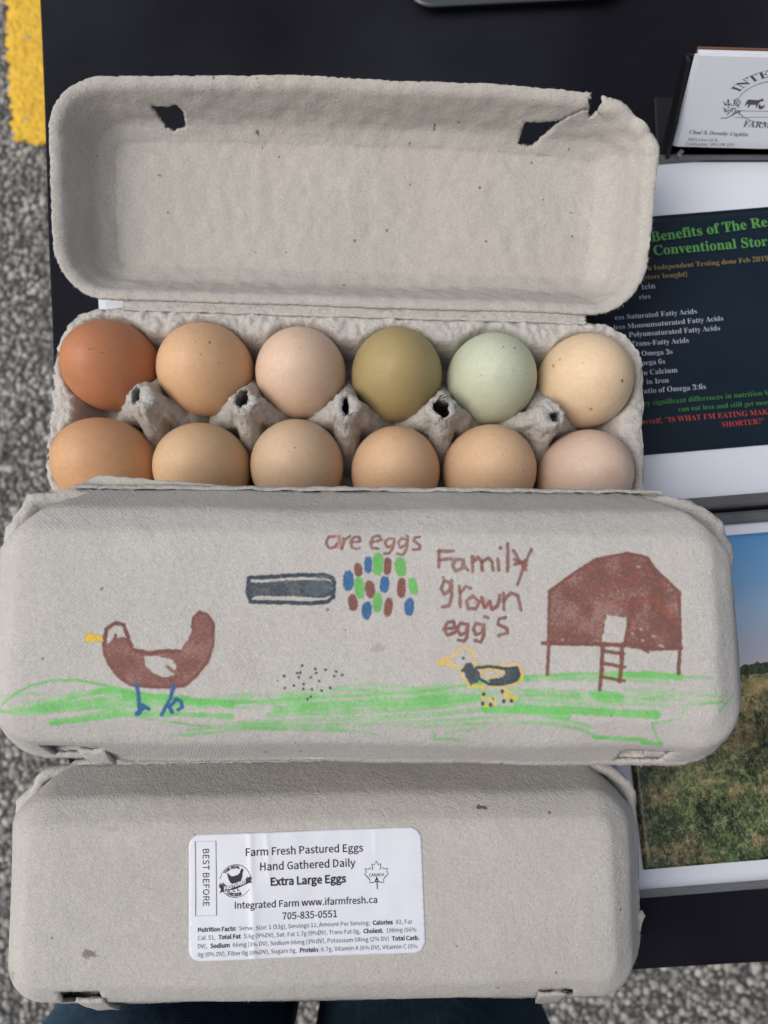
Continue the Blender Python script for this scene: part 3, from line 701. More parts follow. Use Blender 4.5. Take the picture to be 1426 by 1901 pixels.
fuzz('fibres', P0, (P0-np.array([0, 110, 40]))*np.array([.4, 1, 0]), M_fibre, oc, (.3, 1.4), .055, 6)
# front locking flap, leaning up against the drawn carton
def flap(i, j):
    t = j/8; u = i/70; x = -127+u*250
    h = 13*min(1, (u/.05))**.5*min(1, ((1-u)/.05))**.5*(1-.62*min(1, u*1.5))
    p = (x, -48.0+1.5*t+1.2*math.sin(u*6), 38+h*t); k = nz(p, .08, 2)*1.2
    return (p[0], p[1]+k, p[2]+nz(p, .2, 3)*.6*t)
fv, ff = grid(71, 9, flap); fT = np.array([t for q in ff for t in ((q[0], q[1], q[2]), (q[0], q[2], q[3]))]); a, b, _ = solid(np.array(fv), fT, 1.4); mk('locking_flap', a, b, M_in, oc)

# ------------------------------------------------------------------ eggs
def egg_mat(name, col, specks=0.0, speck_col=(.25, .13, .07), spots=(), blotch=.06, fade=None):
    k = NT(name, .52, .35); c0 = np.array(col); c0 = (c0*.97+c0.mean()*.03)*.95
    c = k.mix(k.ramp(k.noise(50, 4, .6), [(.3, 0), (.7, 1)]), c0*(1-1.5*blotch), c0*(1+blotch))
    c = k.mix(k.ramp(k.noise(420, 4, .7), [(.42, 0), (.7, .5)]), c, c0*np.array([1.10, 1.14, 1.2]))
    c = k.mix(k.ramp(k.noise(1500, 2, .7), [(.5, 0), (.7, .3)]), c, c0*np.array([.78, .74, .70]))
    c = k.mix(k.ramp(k.noise(110, 4, .7, dist=.6), [(.52, 0), (.7, .35)]), c, c0*np.array([.90, .86, .82]))
    if fade:                                        # the bloom is paler on one end of some shells
        c = k.mix(k.ramp(k.noise(30, 2), [(.35, 0), (.75, .6)]), c, fade)
    if specks:
        v = k.vor(240); s_ = k.n('ShaderNodeSeparateColor'); k.l(v.outputs['Color'], s_.inputs[0])
        d = k.math('ADD', v.outputs['Distance'], k.math('MULTIPLY', k.noise(1800, 2), .15))
        m = k.math('MULTIPLY', k.math('LESS_THAN', d, k.math('ADD', k.math('MULTIPLY', s_.outputs[1], .10), .1)), k.math('GREATER_THAN', s_.outputs[0], 1-specks))
        c = k.mix(k.math('MULTIPLY', m, .55), c, speck_col)
    for x, y, rx, ry, sc, a in spots:               # mm from the egg's centre, seen from above
        mp = k.mapping((1/(rx*MM), 1/(ry*MM), 0), (0, 0, 0), (-x/rx, -y/ry, 0))
        vl = k.n('ShaderNodeVectorMath', operation='LENGTH'); k.l(mp, vl.inputs[0])
        d = k.math('ADD', vl.outputs['Value'], k.math('MULTIPLY', k.math('SUBTRACT', k.noise(900, 3), .5), 1.3))
        c = k.mix(k.math('MULTIPLY', k.ramp(d, [(.7, 1), (1.05, 0)]), a), c, sc)
    nrm = k.bump(k.noise(1300, 3, .7), .5, .00016); nrm = k.bump(k.noise(90, 2), .12, .0006, nrm)
    k.b.inputs['Subsurface Weight'].default_value = .06; k.b.inputs['Subsurface Radius'].default_value = (.002, .0012, .0008); k.b.inputs['Subsurface Scale'].default_value = .5
    return k.done(c, nrm, k.ramp(k.noise(60, 3), [(.3, .46), (.7, .6)]))
BR = (.20, .09, .045)
eggs = [  # px centre, radius mm x,y, half length, tilt(x,y deg), colour, specks, spots, label
 (201, 676, 23.2, 22.6, 29, (4, -8), (.53, .215, .10), .04, [(1, -1.5, .8, .4, BR, .7), (2.6, -1.3, .4, .6, BR, .7), (6.5, -2.6, .9, .3, BR, .6)], 'deep orange brown egg, the darkest, in a corner cup by the lid hinge'),
 (378, 683, 24.0, 23.3, 29, (3, -3), (.70, .43, .24), .22, [(8.5, 5, .8, 1.1, (.30, .18, .08), .8), (2.5, 4.2, .4, .4, BR, .8), (5, -2, .4, .4, BR, .7)], 'light tan freckled egg between the dark orange egg and the pale pink one'),
 (557, 689, 22.9, 22.8, 28.5, (2, 0), (.72, .52, .38), .1, [(3, 3.5, .9, .8, (.45, .3, .2), .5)], 'pale pinkish cream egg directly left of the olive egg'),
 (737, 693, 23.1, 23.7, 29, (2, 2), (.40, .305, .135), .0, [(3, 7, .5, 4, (.45, .24, .1), .25)], 'olive green egg, the only one of its colour'),
 (915, 700, 22.6, 22.8, 29, (2, 3), (.56, .60, .44), .12, [(1.5, 7, .5, .5, BR, .8), (7, 7, .6, .7, BR, .8), (8.2, 4.6, .4, .4, BR, .8), (6, -4.5, .4, .4, BR, .7), (-9, -6, .3, .3, BR, .7)], 'pale mint green egg between the olive egg and the freckled cream egg'),
 (1090, 704, 23.3, 23.6, 29, (2, 6), (.78, .58, .38), .03, [(10.5, -7.6, 1.1, .9, (.35, .15, .08), .95), (-2.5, -19, 1.1, .5, (.38, .2, .1), .8), (-19.5, 3.5, .5, 1.1, (.42, .22, .12), .8), (-17, 5.5, .5, .7, (.42, .22, .12), .8), (-8.5, .5, .4, .4, BR, .6)], 'cream yellow egg with a few reddish brown flecks, beside the pale green egg'),
 (190, 860, 24.8, 23.2, 29, (-10, -12), (.67, .37, .19), .0, [], 'orange tan egg lying slightly tilted in the corner below the darkest egg'),
 (372, 866, 23.9, 22.3, 28.5, (-4, -2), (.67, .45, .26), .0, [], 'smooth tan egg without spots, below the freckled tan egg'),
 (550, 862, 23.2, 23.2, 28.5, (-3, 0), (.66, .47, .31), .07, [(2.4, 3, .5, .5, (.3, .18, .1), .9), (-.4, 1.2, .3, .3, BR, .8), (-3.5, 3, .3, .3, BR, .7)], 'beige egg with a tiny dark pit, below the pale pinkish egg'),
 (735, 872, 22.2, 22.4, 28.5, (-3, 2), (.70, .45, .27), .0, [(-.8, 10.8, 1.7, .5, (.75, .36, .03), .9)], 'light brown egg with a small yellow smear, below the olive egg'),
 (911, 871, 23.2, 23.0, 28.5, (-3, 4), (.70, .46, .28), .05, [(3.5, 4.5, .5, .5, (.45, .22, .12), .8), (-1, 12.8, .6, .5, (.45, .22, .12), .7), (2, 2, .3, .3, BR, .6)], 'light brown egg with faint pink specks, below the pale mint egg'),
 (1090, 880, 22.9, 22.7, 28.5, (-5, 8), (.68, .50, .39), .0, [(5, -4, 5, 4, (.52, .37, .30), .35)], 'pale pinkish beige egg below the cream egg with reddish flecks'),
]
for i, (u, v, rx, ry, hl, tl, col, sp, spots, lab) in enumerate(eggs):
    c = at(u, v, 36.0)
    nu, nv = 64, 40
    def f(a, j):
        ph = math.pi*j/(nv-1); z = -math.cos(ph); t = z
        w = math.sin(ph)*(1-.10*t+.0*t*t) if True else 0
        return (rx*w*math.cos(2*math.pi*a/nu)*1.0, ry*w*math.sin(2*math.pi*a/nu), hl*z-1.0)
    V_, F_ = grid(nu, nv, f, True); V_ = np.array(V_)
    V_[:, :2] *= 1/ (1+.0)
    ax, ay = R(tl[0]), R(tl[1])
    Rx = np.array([[1, 0, 0], [0, math.cos(ax), -math.sin(ax)], [0, math.sin(ax), math.cos(ax)]]); Ry = np.array([[math.cos(ay), 0, math.sin(ay)], [0, 1, 0], [-math.sin(ay), 0, math.cos(ay)]])
    V_ = V_@(Rx@Ry).T
    o = mk('egg', V_, F_, egg_mat('eggshell', col, sp, spots=spots), None, loc=(c[0], c[1], 35.0))
    tag(o, lab, 'egg', 'eggs in the open carton')

# ------------------------------------------------------------------ lettering
FD = os.path.join(bpy.utils.system_resource('DATAFILES'), 'fonts')
def font(fn):
    try: return bpy.data.fonts.load(os.path.join(FD, fn))
    except Exception: return None
SANS, MATHF = font('Noto Sans CJK Regular.woff2'), font('NotoSansMath-Regular.woff2')
def serif(s, italic=False):                         # upright bold serif letters of the maths alphabet
    o = []
    for ch in s:
        n = ord(ch)
        if 'A' <= ch <= 'Z': o.append(chr((0x1D468 if italic else 0x1D400)+n-65))
        elif 'a' <= ch <= 'z': o.append(chr((0x1D482 if italic else 0x1D41A)+n-97))
        elif '0' <= ch <= '9': o.append(chr(0x1D7CE+n-48))
        else: o.append(ch)
    return ''.join(o)
def text2d(s, fnt, bold=0.0):
    c = bpy.data.curves.new('t', 'FONT'); c.body = s; c.size = 1.0; c.resolution_u = 2
    if fnt: c.font = fnt
    c.offset = bold
    o = bpy.data.objects.new('t', c); COL.objects.link(o)
    m = o.to_mesh(); V = np.array([tuple(v.co) for v in m.vertices]) if len(m.vertices) else np.zeros((0, 3)); F = [tuple(p.vertices) for p in m.polygons]
    o.to_mesh_clear(); bpy.data.objects.remove(o); bpy.data.curves.remove(c)
    return V, F
def fit(s, p0, p1, fnt=SANS, bold=0.0, hscale=1.0):  # text fitted between two baseline points (2D)
    V, F = text2d(s, fnt, bold)
    p0, p1 = np.array(p0[:2], float), np.array(p1[:2], float); d = p1-p0; L = np.hypot(*d); d /= L
    x0, x1 = V[:, 0].min(), V[:, 0].max(); k = L/(x1-x0); n = np.array([-d[1], d[0]])
    P = p0+np.outer((V[:, 0]-x0)*k, d)+np.outer(V[:, 1]*k*hscale, n)
    return [(x, y, 0) for x, y in P], F
def stroke2d(pts, w, closed=False):                 # flat ribbon along a polyline
    P = np.array(pts, float); n = len(P); V = []; F = []
    for i in range(n):
        a = P[(i-1) % n] if (closed or i > 0) else P[i]; b = P[(i+1) % n] if (closed or i < n-1) else P[i]
        t = b-a; t = t/(np.hypot(*t)+1e-9); nn = np.array([-t[1], t[0]])*w/2
        V += [(*(P[i]+nn), 0), (*(P[i]-nn), 0)]
    for i in range(n if closed else n-1):
        a = 2*i; b = 2*((i+1) % n); F.append((a, a+1, b+1, b))
    return V, F
def fill2d(pts):
    tri = geometry.tessellate_polygon([[Vector((x, y, 0)) for x, y in pts]])
    return [(x, y, 0) for x, y in pts], [tuple(t) for t in tri]
def arc_text(s, c, r, a_mid, span, fnt, bold=0.0, inward=False, k=1.0):   # text bent round a circle
    V, F = text2d(s, fnt, bold); x0, x1 = V[:, 0].min(), V[:, 0].max(); w = x1-x0; sc = r*span/w*k
    out = []
    for x, y, _ in V:
        u = (x-x0)/w-.5
        if not inward: a = a_mid-u*span; rr_ = r+y*sc
        else: a = a_mid+u*span; rr_ = r-y*sc
        out.append((c[0]+rr_*math.cos(a), c[1]+rr_*math.sin(a), 0))
    return out, F
def flip_ok(VF):                                    # make every face look up
    V, F = VF; V = np.array(V); G = []
    for f in F:
        a, b, c = V[f[0]], V[f[1]], V[f[2]]
        n = (b[0]-a[0])*(c[1]-a[1])-(b[1]-a[1])*(c[0]-a[0])
        G.append(f if n >= 0 else tuple(reversed(f)))
    return V, G

M_ink = plain('black_ink', (.025, .025, .032), .55, .3)
k = NT('sticker_paper', .42, .4); M_label = k.done((.70, .72, .80), k.bump(k.noise(500, 3), .08, .0001))
# ---- sticker (part of the front carton); frame: origin upper left corner, x right, y down (mm)
ST_O = at(349, 1552, 68); ST_X = at(781, 1536, 68)-ST_O; ST_ANG = math.atan2(ST_X[1], ST_X[0])
def st2l(x, y):                                     # sticker mm -> front carton frame
    c, s = math.cos(ST_ANG), math.sin(ST_ANG)
    return w2l(np.array([ST_O[0]+x*c+y*s, ST_O[1]+x*s-y*c, 0.0]), FRONT_C, FRONT_RZ)[:2]
# height of the front lid sampled so that the sticker follows it
fl_lid = [o for o in front.children if o.name.startswith('lid')][0]
from mathutils.bvhtree import BVHTree
fbv = BVHTree.FromPolygons([v.co.copy() for v in fl_lid.data.vertices], [tuple(p.vertices) for p in fl_lid.data.polygons])
from functools import lru_cache
@lru_cache(maxsize=None)
def lidz(ix, iy):
    h = fbv.ray_cast(Vector((ix*2*MM, iy*2*MM, .2)), Vector((0, 0, -1)))
    return h[0].z/MM if h[0] else 66.0
def lz(x, y):
    gx, gy = x/2, y/2; ix, iy = math.floor(gx), math.floor(gy); fx, fy = gx-ix, gy-iy
    return (lidz(ix, iy)*(1-fx)+lidz(ix+1, iy)*fx)*(1-fy)+(lidz(ix, iy+1)*(1-fx)+lidz(ix+1, iy+1)*fx)*fy
def crease(sx, sy):
    z = 0.0
    for x0, amp, w_, lean, y0, y1 in ((26.5, .55, 1.1, .02, -5, 60), (33.5, .38, .9, .05, -5, 22), (29.5, .3, 1.6, -.03, 20, 60), (54.5, .40, .55, .0, 33, 60), (80.5, .2, .8, -.03, -5, 16), (45, .25, 5, 0, -5, 60)):
        g = math.exp(-((sx-x0-lean*sy)/w_)**2)*min(1, max(0, (sy-y0)/5))*min(1, max(0, (y1-sy)/5)); z += amp*g*.7
    return z
def on_sticker(VF, lift):
    V, F = VF; o = []
    for sx, sy, *_ in V:
        x, y = st2l(sx, sy); o.append((x, y, lz(x, y)+.16+crease(sx, sy)+lift))
    return o, F
SW, SH = 100.2, 51.0
so_l = [(x+SW/2, y+SH/2) for x, y, _, _ in ring_pts(SW/2, SH/2, 5.0, 24)]
P, T = cdt_sheet(so_l, [], 1.0, 2); SV, _ = on_sticker(([(p[0], p[1], 0) for p in P], None), 0)
a, b, _ = solid(np.array(SV), T[:, ::-1], .10)
sticker = mk('sticker', a, b, M_label, front)
def flipy(VF): return [(x, -y, 0) for x, y, _ in VF[0]], VF[1]
def ST(s, x0, x1, y, bold=0.0, hs=1.0): return flipy(fit(s, (x0, -y), (x1, -y), SANS, bold, hs))
parts = [ST('Farm Fresh Pastured Eggs', 24.5, 74.9, 9.4, .004), ST('Hand Gathered Daily', 30.6, 71.4, 15.5, .004), ST('Extra Large Eggs', 35, 67.2, 21.8, .012),
         ST('Integrated Farm www.ifarmfresh.ca', 19.6, 80.2, 30.6, .004), ST('705-835-0551', 39.7, 62.9, 35.7, .004)]
def seg_line(segs, x0, x1, y):                      # bold and regular words mixed in one line
    meas = []; x = 0; sp = .21
    for s, bd in segs:
        V, F = text2d(s, SANS, .011 if bd else -.002); w = V[:, 0].max()-V[:, 0].min(); meas.append((V, F, x, V[:, 0].min())); x += w+sp
    k = (x1-x0)/(x-sp); out = []
    for V, F, xs, m in meas: out.append(([(x0+(p[0]-m+xs)*k, y-p[1]*k, 0) for p in V], F))
    return cat(*out)
parts += [seg_line([('Nutrition Facts:', 1), ('Serve. Size: 1 (53g), Servings 12, Amount Per Serving:', 0), ('Calories', 1), ('82, Fat', 0)], 3.9, 94.8, 39.3),
          seg_line([('Cal. 51,', 0), ('Total Fat', 1), ('5.6g (9%DV), Sat. Fat 1.7g (9%DV), Trans Fat 0g,', 0), ('Cholest.', 1), ('198mg (66%', 0)], 3.9, 96.4, 42.5),
          seg_line([('DV),', 0), ('Sodium', 1), ('66mg (3% DV), Sodium 66mg (3%DV), Potassium 58mg (2% DV)', 0), ('Total Carb.', 1)], 3.9, 97.5, 45.8),
          seg_line([('0g (0% DV), Fiber 0g (0%DV), Sugars 0g,', 0), ('Protein', 1), ('6.7g, Vitamin A (6% DV), Vitamin C (0%', 0)], 3.9, 96.6, 49.1)]
V_, F_ = text2d('BEST BEFORE', SANS, 0.0); x0, x1 = V_[:, 0].min(), V_[:, 0].max(); kk_ = 23.2/(x1-x0)
parts.append(([(6.0+p[1]*kk_, 6.0+(p[0]-x0)*kk_, 0) for p in V_], F_))
parts.append(stroke2d([(2.8, 2.8), (11.7, 2.8), (11.8, 33.0), (2.9, 33.0)], .22, True))
# round hen emblem
hc = (20.0, 19.3); cir = lambda r_, a0, a1, n=40: [(hc[0]+r_*math.cos(R(a0+(a1-a0)*i/n)), hc[1]-r_*math.sin(R(a0+(a1-a0)*i/n))) for i in range(n+1)]
parts += [stroke2d(cir(6.6, 8, 172), .18), stroke2d(cir(6.8, 205, 330), .18)]
def arcs(s, r_, mid, span, inward): 
    v, f = arc_text(s, (0, 0), r_, R(mid), R(span), SANS, .02, inward); return [(hc[0]+x, hc[1]-y, 0) for x, y, _ in v], f
parts += [arcs('THE REAL', 5.1, 108, 78, False), arcs('CHICKEN', 6.3, 262, 64, True)]
henp = [(-3.6, -2.4), (-3.0, -2.6), (-2.6, -1.8), (-1.6, -1.3), (-.2, -1.5), (1.0, -1.9), (1.9, -2.7), (2.2, -3.7), (2.7, -4.4), (3.3, -4.2), (3.4, -3.4), (3.0, -2.6), (2.9, -1.0), (2.3, .6), (1.4, 1.7), (-1.2, 1.9), (-2.4, 1.0), (-3.1, -.6)]
parts.append(fill2d([(hc[0]+x, hc[1]+y-.5) for x, y in henp]))
rib = [(-7.2, 2.0), (-5.4, 1.3), (-5.4, 2.2), (0, 1.5), (4.9, -.2), (5.2, -1.2), (6.9, -1.6), (6.3, -.2), (7.1, .8), (5.4, 1.2), (0, 3.4), (-5.2, 4.2), (-6.9, 4.8), (-6.2, 3.3)]
parts.append(fill2d([(hc[0]+x, hc[1]+y) for x, y in rib]))
for sx_ in (-1, 1):
    for q in range(5): parts.append(fill2d([(hc[0]+sx_*(4.2+q*.55), hc[1]+1.0-sx_*1.1-q*.15), (hc[0]+sx_*(4.7+q*.55), hc[1]-.1-sx_*1.1-(q % 2)*.7), (hc[0]+sx_*(5.0+q*.5), hc[1]+.9-sx_*1.1)]))
parts += [stroke2d([(hc[0]-1, hc[1]+3.3), (hc[0]-1.1, hc[1]+4.4), (hc[0]-.1, hc[1]+4.3)], .3), stroke2d([(hc[0]+.8, hc[1]+3.0), (hc[0]+.8, hc[1]+4.0), (hc[0]+1.7, hc[1]+3.9)], .3)]
leaf = [(0, -5.2), (.9, -3.6), (1.9, -4.1), (1.5, -1.6), (2.8, -2.6), (3.2, -1.9), (4.9, -2.2), (4.4, -.8), (5.1, -.2), (2.9, 2.1), (3.1, 3.3), (.2, 2.9)]
lf = leaf+[(-x, y) for x, y in leaf[::-1][:-1]]
lc = (80.3, 18.9); parts += [stroke2d([(lc[0]+x, lc[1]+y*1.05) for x, y in lf], .28, True), stroke2d([(lc[0]+.1, lc[1]+3.2), (lc[0]+.2, lc[1]+6.0)], .4)]
parts += [ST('CANADA', lc[0]-3.3, lc[0]+3.3, lc[1]+.9), ST('A', lc[0]-.8, lc[0]+.8, lc[1]+2.8, .02)]
V_, F_ = cat(*parts); SVF = on_sticker((V_, F_), .16)
V_, F_ = SVF; V2 = np.array(V_); F2 = []
for f in F_:
    n = np.cross(V2[f[1]]-V2[f[0]], V2[f[2]]-V2[f[0]]); F2.append(f if n[2] >= 0 else tuple(reversed(f)))
mk('lettering', V2, F2, M_ink, sticker, False)
wt = ST('PASTURED', hc[0]-4.9, hc[0]+4.5, 0, .02)
wt = ([(x, hc[1]+3.55-(x-hc[0]+4.9)*.30+.3+y*1.05, 0) for x, y, _ in wt[0]], wt[1]); V_, F_ = on_sticker(wt, .24); V2 = np.array(V_)
F2 = [f if np.cross(V2[f[1]]-V2[f[0]], V2[f[2]]-V2[f[0]])[2] >= 0 else tuple(reversed(f)) for f in F_]
mk('ribbon_lettering', V2, F2, M_label, sticker, False)

# ------------------------------------------------------------------ table
TROT = R(3.2); TC = at(149, 1856, 0)
table = empty('folding_table', (TC[0], TC[1], 0), TROT)
tag(table, 'table under a black cloth, carrying the egg cartons and placards', 'table')
k = NT('black_cloth', .9, .12)
w1 = k.n('ShaderNodeTexWave'); w1.inputs['Scale'].default_value = 1.0; k.l(k.mapping((420, 0, 0)), w1.inputs['Vector'])
w2 = k.n('ShaderNodeTexWave', bands_direction='Y'); w2.inputs['Scale'].default_value = 1.0; k.l(k.mapping((0, 420, 0)), w2.inputs['Vector'])
wv = k.math('MULTIPLY', w1.outputs['Fac'], w2.outputs['Fac'])
c = k.mix(k.ramp(k.noise(7, 3, .5), [(.35, 0), (.68, 1)]), (.005, .005, .009), (.017, .0175, .026))  # broad soft sheen areas put into the cloth's colour as noise
v = k.vor(140); s_ = k.n('ShaderNodeSeparateColor'); k.l(v.outputs['Color'], s_.inputs[0])
lint = k.math('MULTIPLY', k.math('LESS_THAN', v.outputs['Distance'], .1), k.math('GREATER_THAN', s_.outputs[0], .975))
c = k.mix(k.math('MULTIPLY', lint, .35), c, (.4, .4, .4))
k.b.inputs['Sheen Weight'].default_value = .03
M_cloth = k.done(c, k.bump(k.noise(14, 4), .6, .006, k.bump(wv, .3, .0002)))
TL, TD, DROP = 1830, 760, 420
def cloth_pt(x, y):                                  # x,y measured over the cloth surface from the front-left corner
    ox = min(0, x) + max(0, x-TL); oy = min(0, y)+max(0, y-TD)
    px_, py_ = min(max(x, 0), TL), min(max(y, 0), TD); d = math.hypot(ox, oy)
    if d > 0:
        nx, ny = ox/d, oy/d; dd = max(abs(ox), abs(oy)); fold = math.sin((x*abs(ny)+y*abs(nx))*.035)*min(1, dd/160)*14
        r_ = 5; out = r_*(1-math.exp(-dd/r_))*.8+dd*.035+fold*.8
        return (px_+nx*out, py_+ny*out, -max(0, dd-2))
    z = .35*nz((x, y, 0), .012, 3)+.12*nz((x, y, 0), .05, 4)
    return (px_, py_, z)
def axis(L): return sorted(set([-DROP+i*20 for i in range(int(DROP/20)-1)]+[-20, -14, -9, -5, -2.5, -1, 0]+list(np.linspace(0, L, int(L/16)))+[L+1, L+2.5, L+5, L+9, L+14, L+20]+[L+40+i*20 for i in range(int(DROP/20)-1)]))
xs_, ys_ = axis(TL), axis(TD)
V_, F_ = grid(len(xs_), len(ys_), lambda i, j: cloth_pt(xs_[i], ys_[j])); V_ = [(x-y*.034, y, z) for x, y, z in V_]; mk('tablecloth', V_, F_, M_cloth, table)
M_steel = plain('grey_steel', (.12, .12, .13), .4); M_top = plain('table_board', (.6, .6, .58), .5, vary=.05)
V_, F_ = boxm(4, TL-4, 4, TD-4, -32, -3.5, 4); V_ = [(x-y*.034, y, z) for x, y, z in V_]; mk('tabletop', V_, F_, M_top, table, False)
def tube(p0, p1, r_, n=16):
    p0, p1 = np.array(p0, float), np.array(p1, float); d = p1-p0; d /= np.linalg.norm(d)
    a = np.cross(d, (0, 0, 1) if abs(d[2]) < .9 else (1, 0, 0)); a /= np.linalg.norm(a); b = np.cross(d, a)
    V = [tuple(p+r_*(math.cos(2*math.pi*i/n)*a+math.sin(2*math.pi*i/n)*b)) for p in (p0, p1) for i in range(n)]
    return V, [(i, (i+1) % n, n+(i+1) % n, n+i) for i in range(n)]+[tuple(range(n-1, -1, -1)), tuple(range(n, 2*n))]
for x in (150, TL-150):
    for y in (80, TD-80): a, b = tube((x, y, -749), (x, y, -30), 13); mk('leg', a, b, M_steel, table)

# ------------------------------------------------------------------ placards on the right
M_paper = plain('glossy_paper', (.62, .65, .72), .3, .4, (8, .1, .002), .03, 8)
M_black = plain('black_plastic', (.010, .010, .012), .35, .3, (120, .15, .0006))
M_greyp = plain('grey_plastic', (.09, .092, .10), .35, .5, (60, .3, .001), .25, 40)
k = NT('clear_acrylic', .08); k.b.inputs['Transmission Weight'].default_value = .9; k.b.inputs['IOR'].default_value = 1.49; M_acr = k.done((.9, .92, .95))
M_dark = plain('printed_dark_teal', (.006, .014, .024), .38, .22, (8, .12, .002), .25, 10)
M_tgreen = plain('print_green', (.075, .24, .06), .4); M_tgreen2 = plain('print_dim_green', (.045, .17, .045), .35)
M_tyel = plain('print_ochre', (.24, .17, .06), .35); M_twhite = plain('print_pale', (.36, .38, .46), .35); M_tred = plain('print_red', (.36, .045, .04), .35)
PA = R(4.9)
def quad_px(pts, z): return [tuple(at(u, v, z)) for u, v in pts]
def rect_sheet(name, o, L, H, z, mat, parent, th=.3, n=(40, 24), seed=0, ang=PA):
    o = np.array(o[:2]); c, s = math.cos(ang), math.sin(ang)
    def f(i, j):
        x, y = i/(n[0]-1)*L, j/(n[1]-1)*H; return (o[0]+x*c-y*s, o[1]+x*s+y*c, z+.25*nz((x, y, 0), .018, seed))
    V, F = grid(*n, f); T = np.array([t for q in F for t in ((q[0], q[1], q[2]), (q[0], q[2], q[3]))]); a, b, _ = solid(np.array(V), T, th)
    return mk(name, a, b, mat, parent)
p1 = empty('placard', (0, 0, 0)); tag(p1, 'white bordered placard with green heading on a dark panel, running under the open carton', 'placard')
low_r = at(1426, 926, 3.5); org = low_r-np.array([math.cos(PA), math.sin(PA), 0])*375
# left edge shows beside the hinge at x=-164
rect_sheet('paper', (-147.5, 22.5), 440, 206, 3.2, M_paper, p1, .5, (90, 40), 2)
pan_tr = at(1426, 384, 4); c_, s_ = math.cos(PA), math.sin(PA)
pan_br = at(1426, 817, 4)
ph = 136.5
o_pan = np.array([pan_tr[0]+s_*ph-c_*330, pan_tr[1]-c_*ph-s_*330])
rect_sheet('printed_panel', o_pan, 375, ph, 4.0, M_dark, p1, .3, (80, 30), 2)
TX = [  # text, baseline start px, end px, ink
 ('Benefits of The Re', (1210, 443), (1426, 420), 0), ('Conventional Stor', (1214, 474), (1426, 456), 0),
 ('n Independent Testing done Feb 2019', (1203, 502), (1427, 484), 1), ('store bought)', (1197, 519), (1276, 513), 1), ('tein', (1192, 538), (1217, 535), 2), ('ries', (1187, 556), (1208, 554), 2),
 ('ess Saturated Fatty Acids', (1142, 594), (1294, 582), 2), ('2% less Monounsaturated Fatty Acids', (1117, 614), (1343, 595), 2), ('less Polyunsaturated Fatty Acids', (1142, 628), (1337, 613), 2),
 ('Trans-Fatty Acids', (1172, 643), (1279, 636), 2), ('r Omega 3s', (1182, 661), (1249, 657), 2), ('mega 6s', (1188, 678), (1235, 675), 2), ('in Calcium', (1191, 697), (1258, 691), 2), ('r in Iron', (1191, 714), (1242, 710), 2),
 ('ratio of Omega 3:6s', (1190, 731), (1311, 722), 2), ('ery significant differences in nutrition b', (1190, 754), (1427, 733), 3), ('can eat less and still get mor', (1260, 764), (1427, 751), 3),
 ('urself, "IS WHAT I\'M EATING MAK', (1191, 788), (1427, 769), 4), ('SHORTER?"', (1341, 793), (1419, 786), 4)]
TM = [M_tgreen, M_tyel, M_twhite, M_tgreen2, M_tred]
TX = [(t_, (u, v+6) if i == 0 else (u, v), e, m) for i, (t_, (u, v), e, m) in enumerate(TX)]
for mi in range(5):
    L = [xf(fit(serif(t_), at(*a_, 4.7), at(*b_, 4.7), MATHF, -.004 if m else .006), 0, (0, 0, 4.75)) for t_, a_, b_, m in TX if m == mi]
    V_, F_ = flip_ok(cat(*L)); mk('lettering', V_, F_, TM[mi], p1, False)
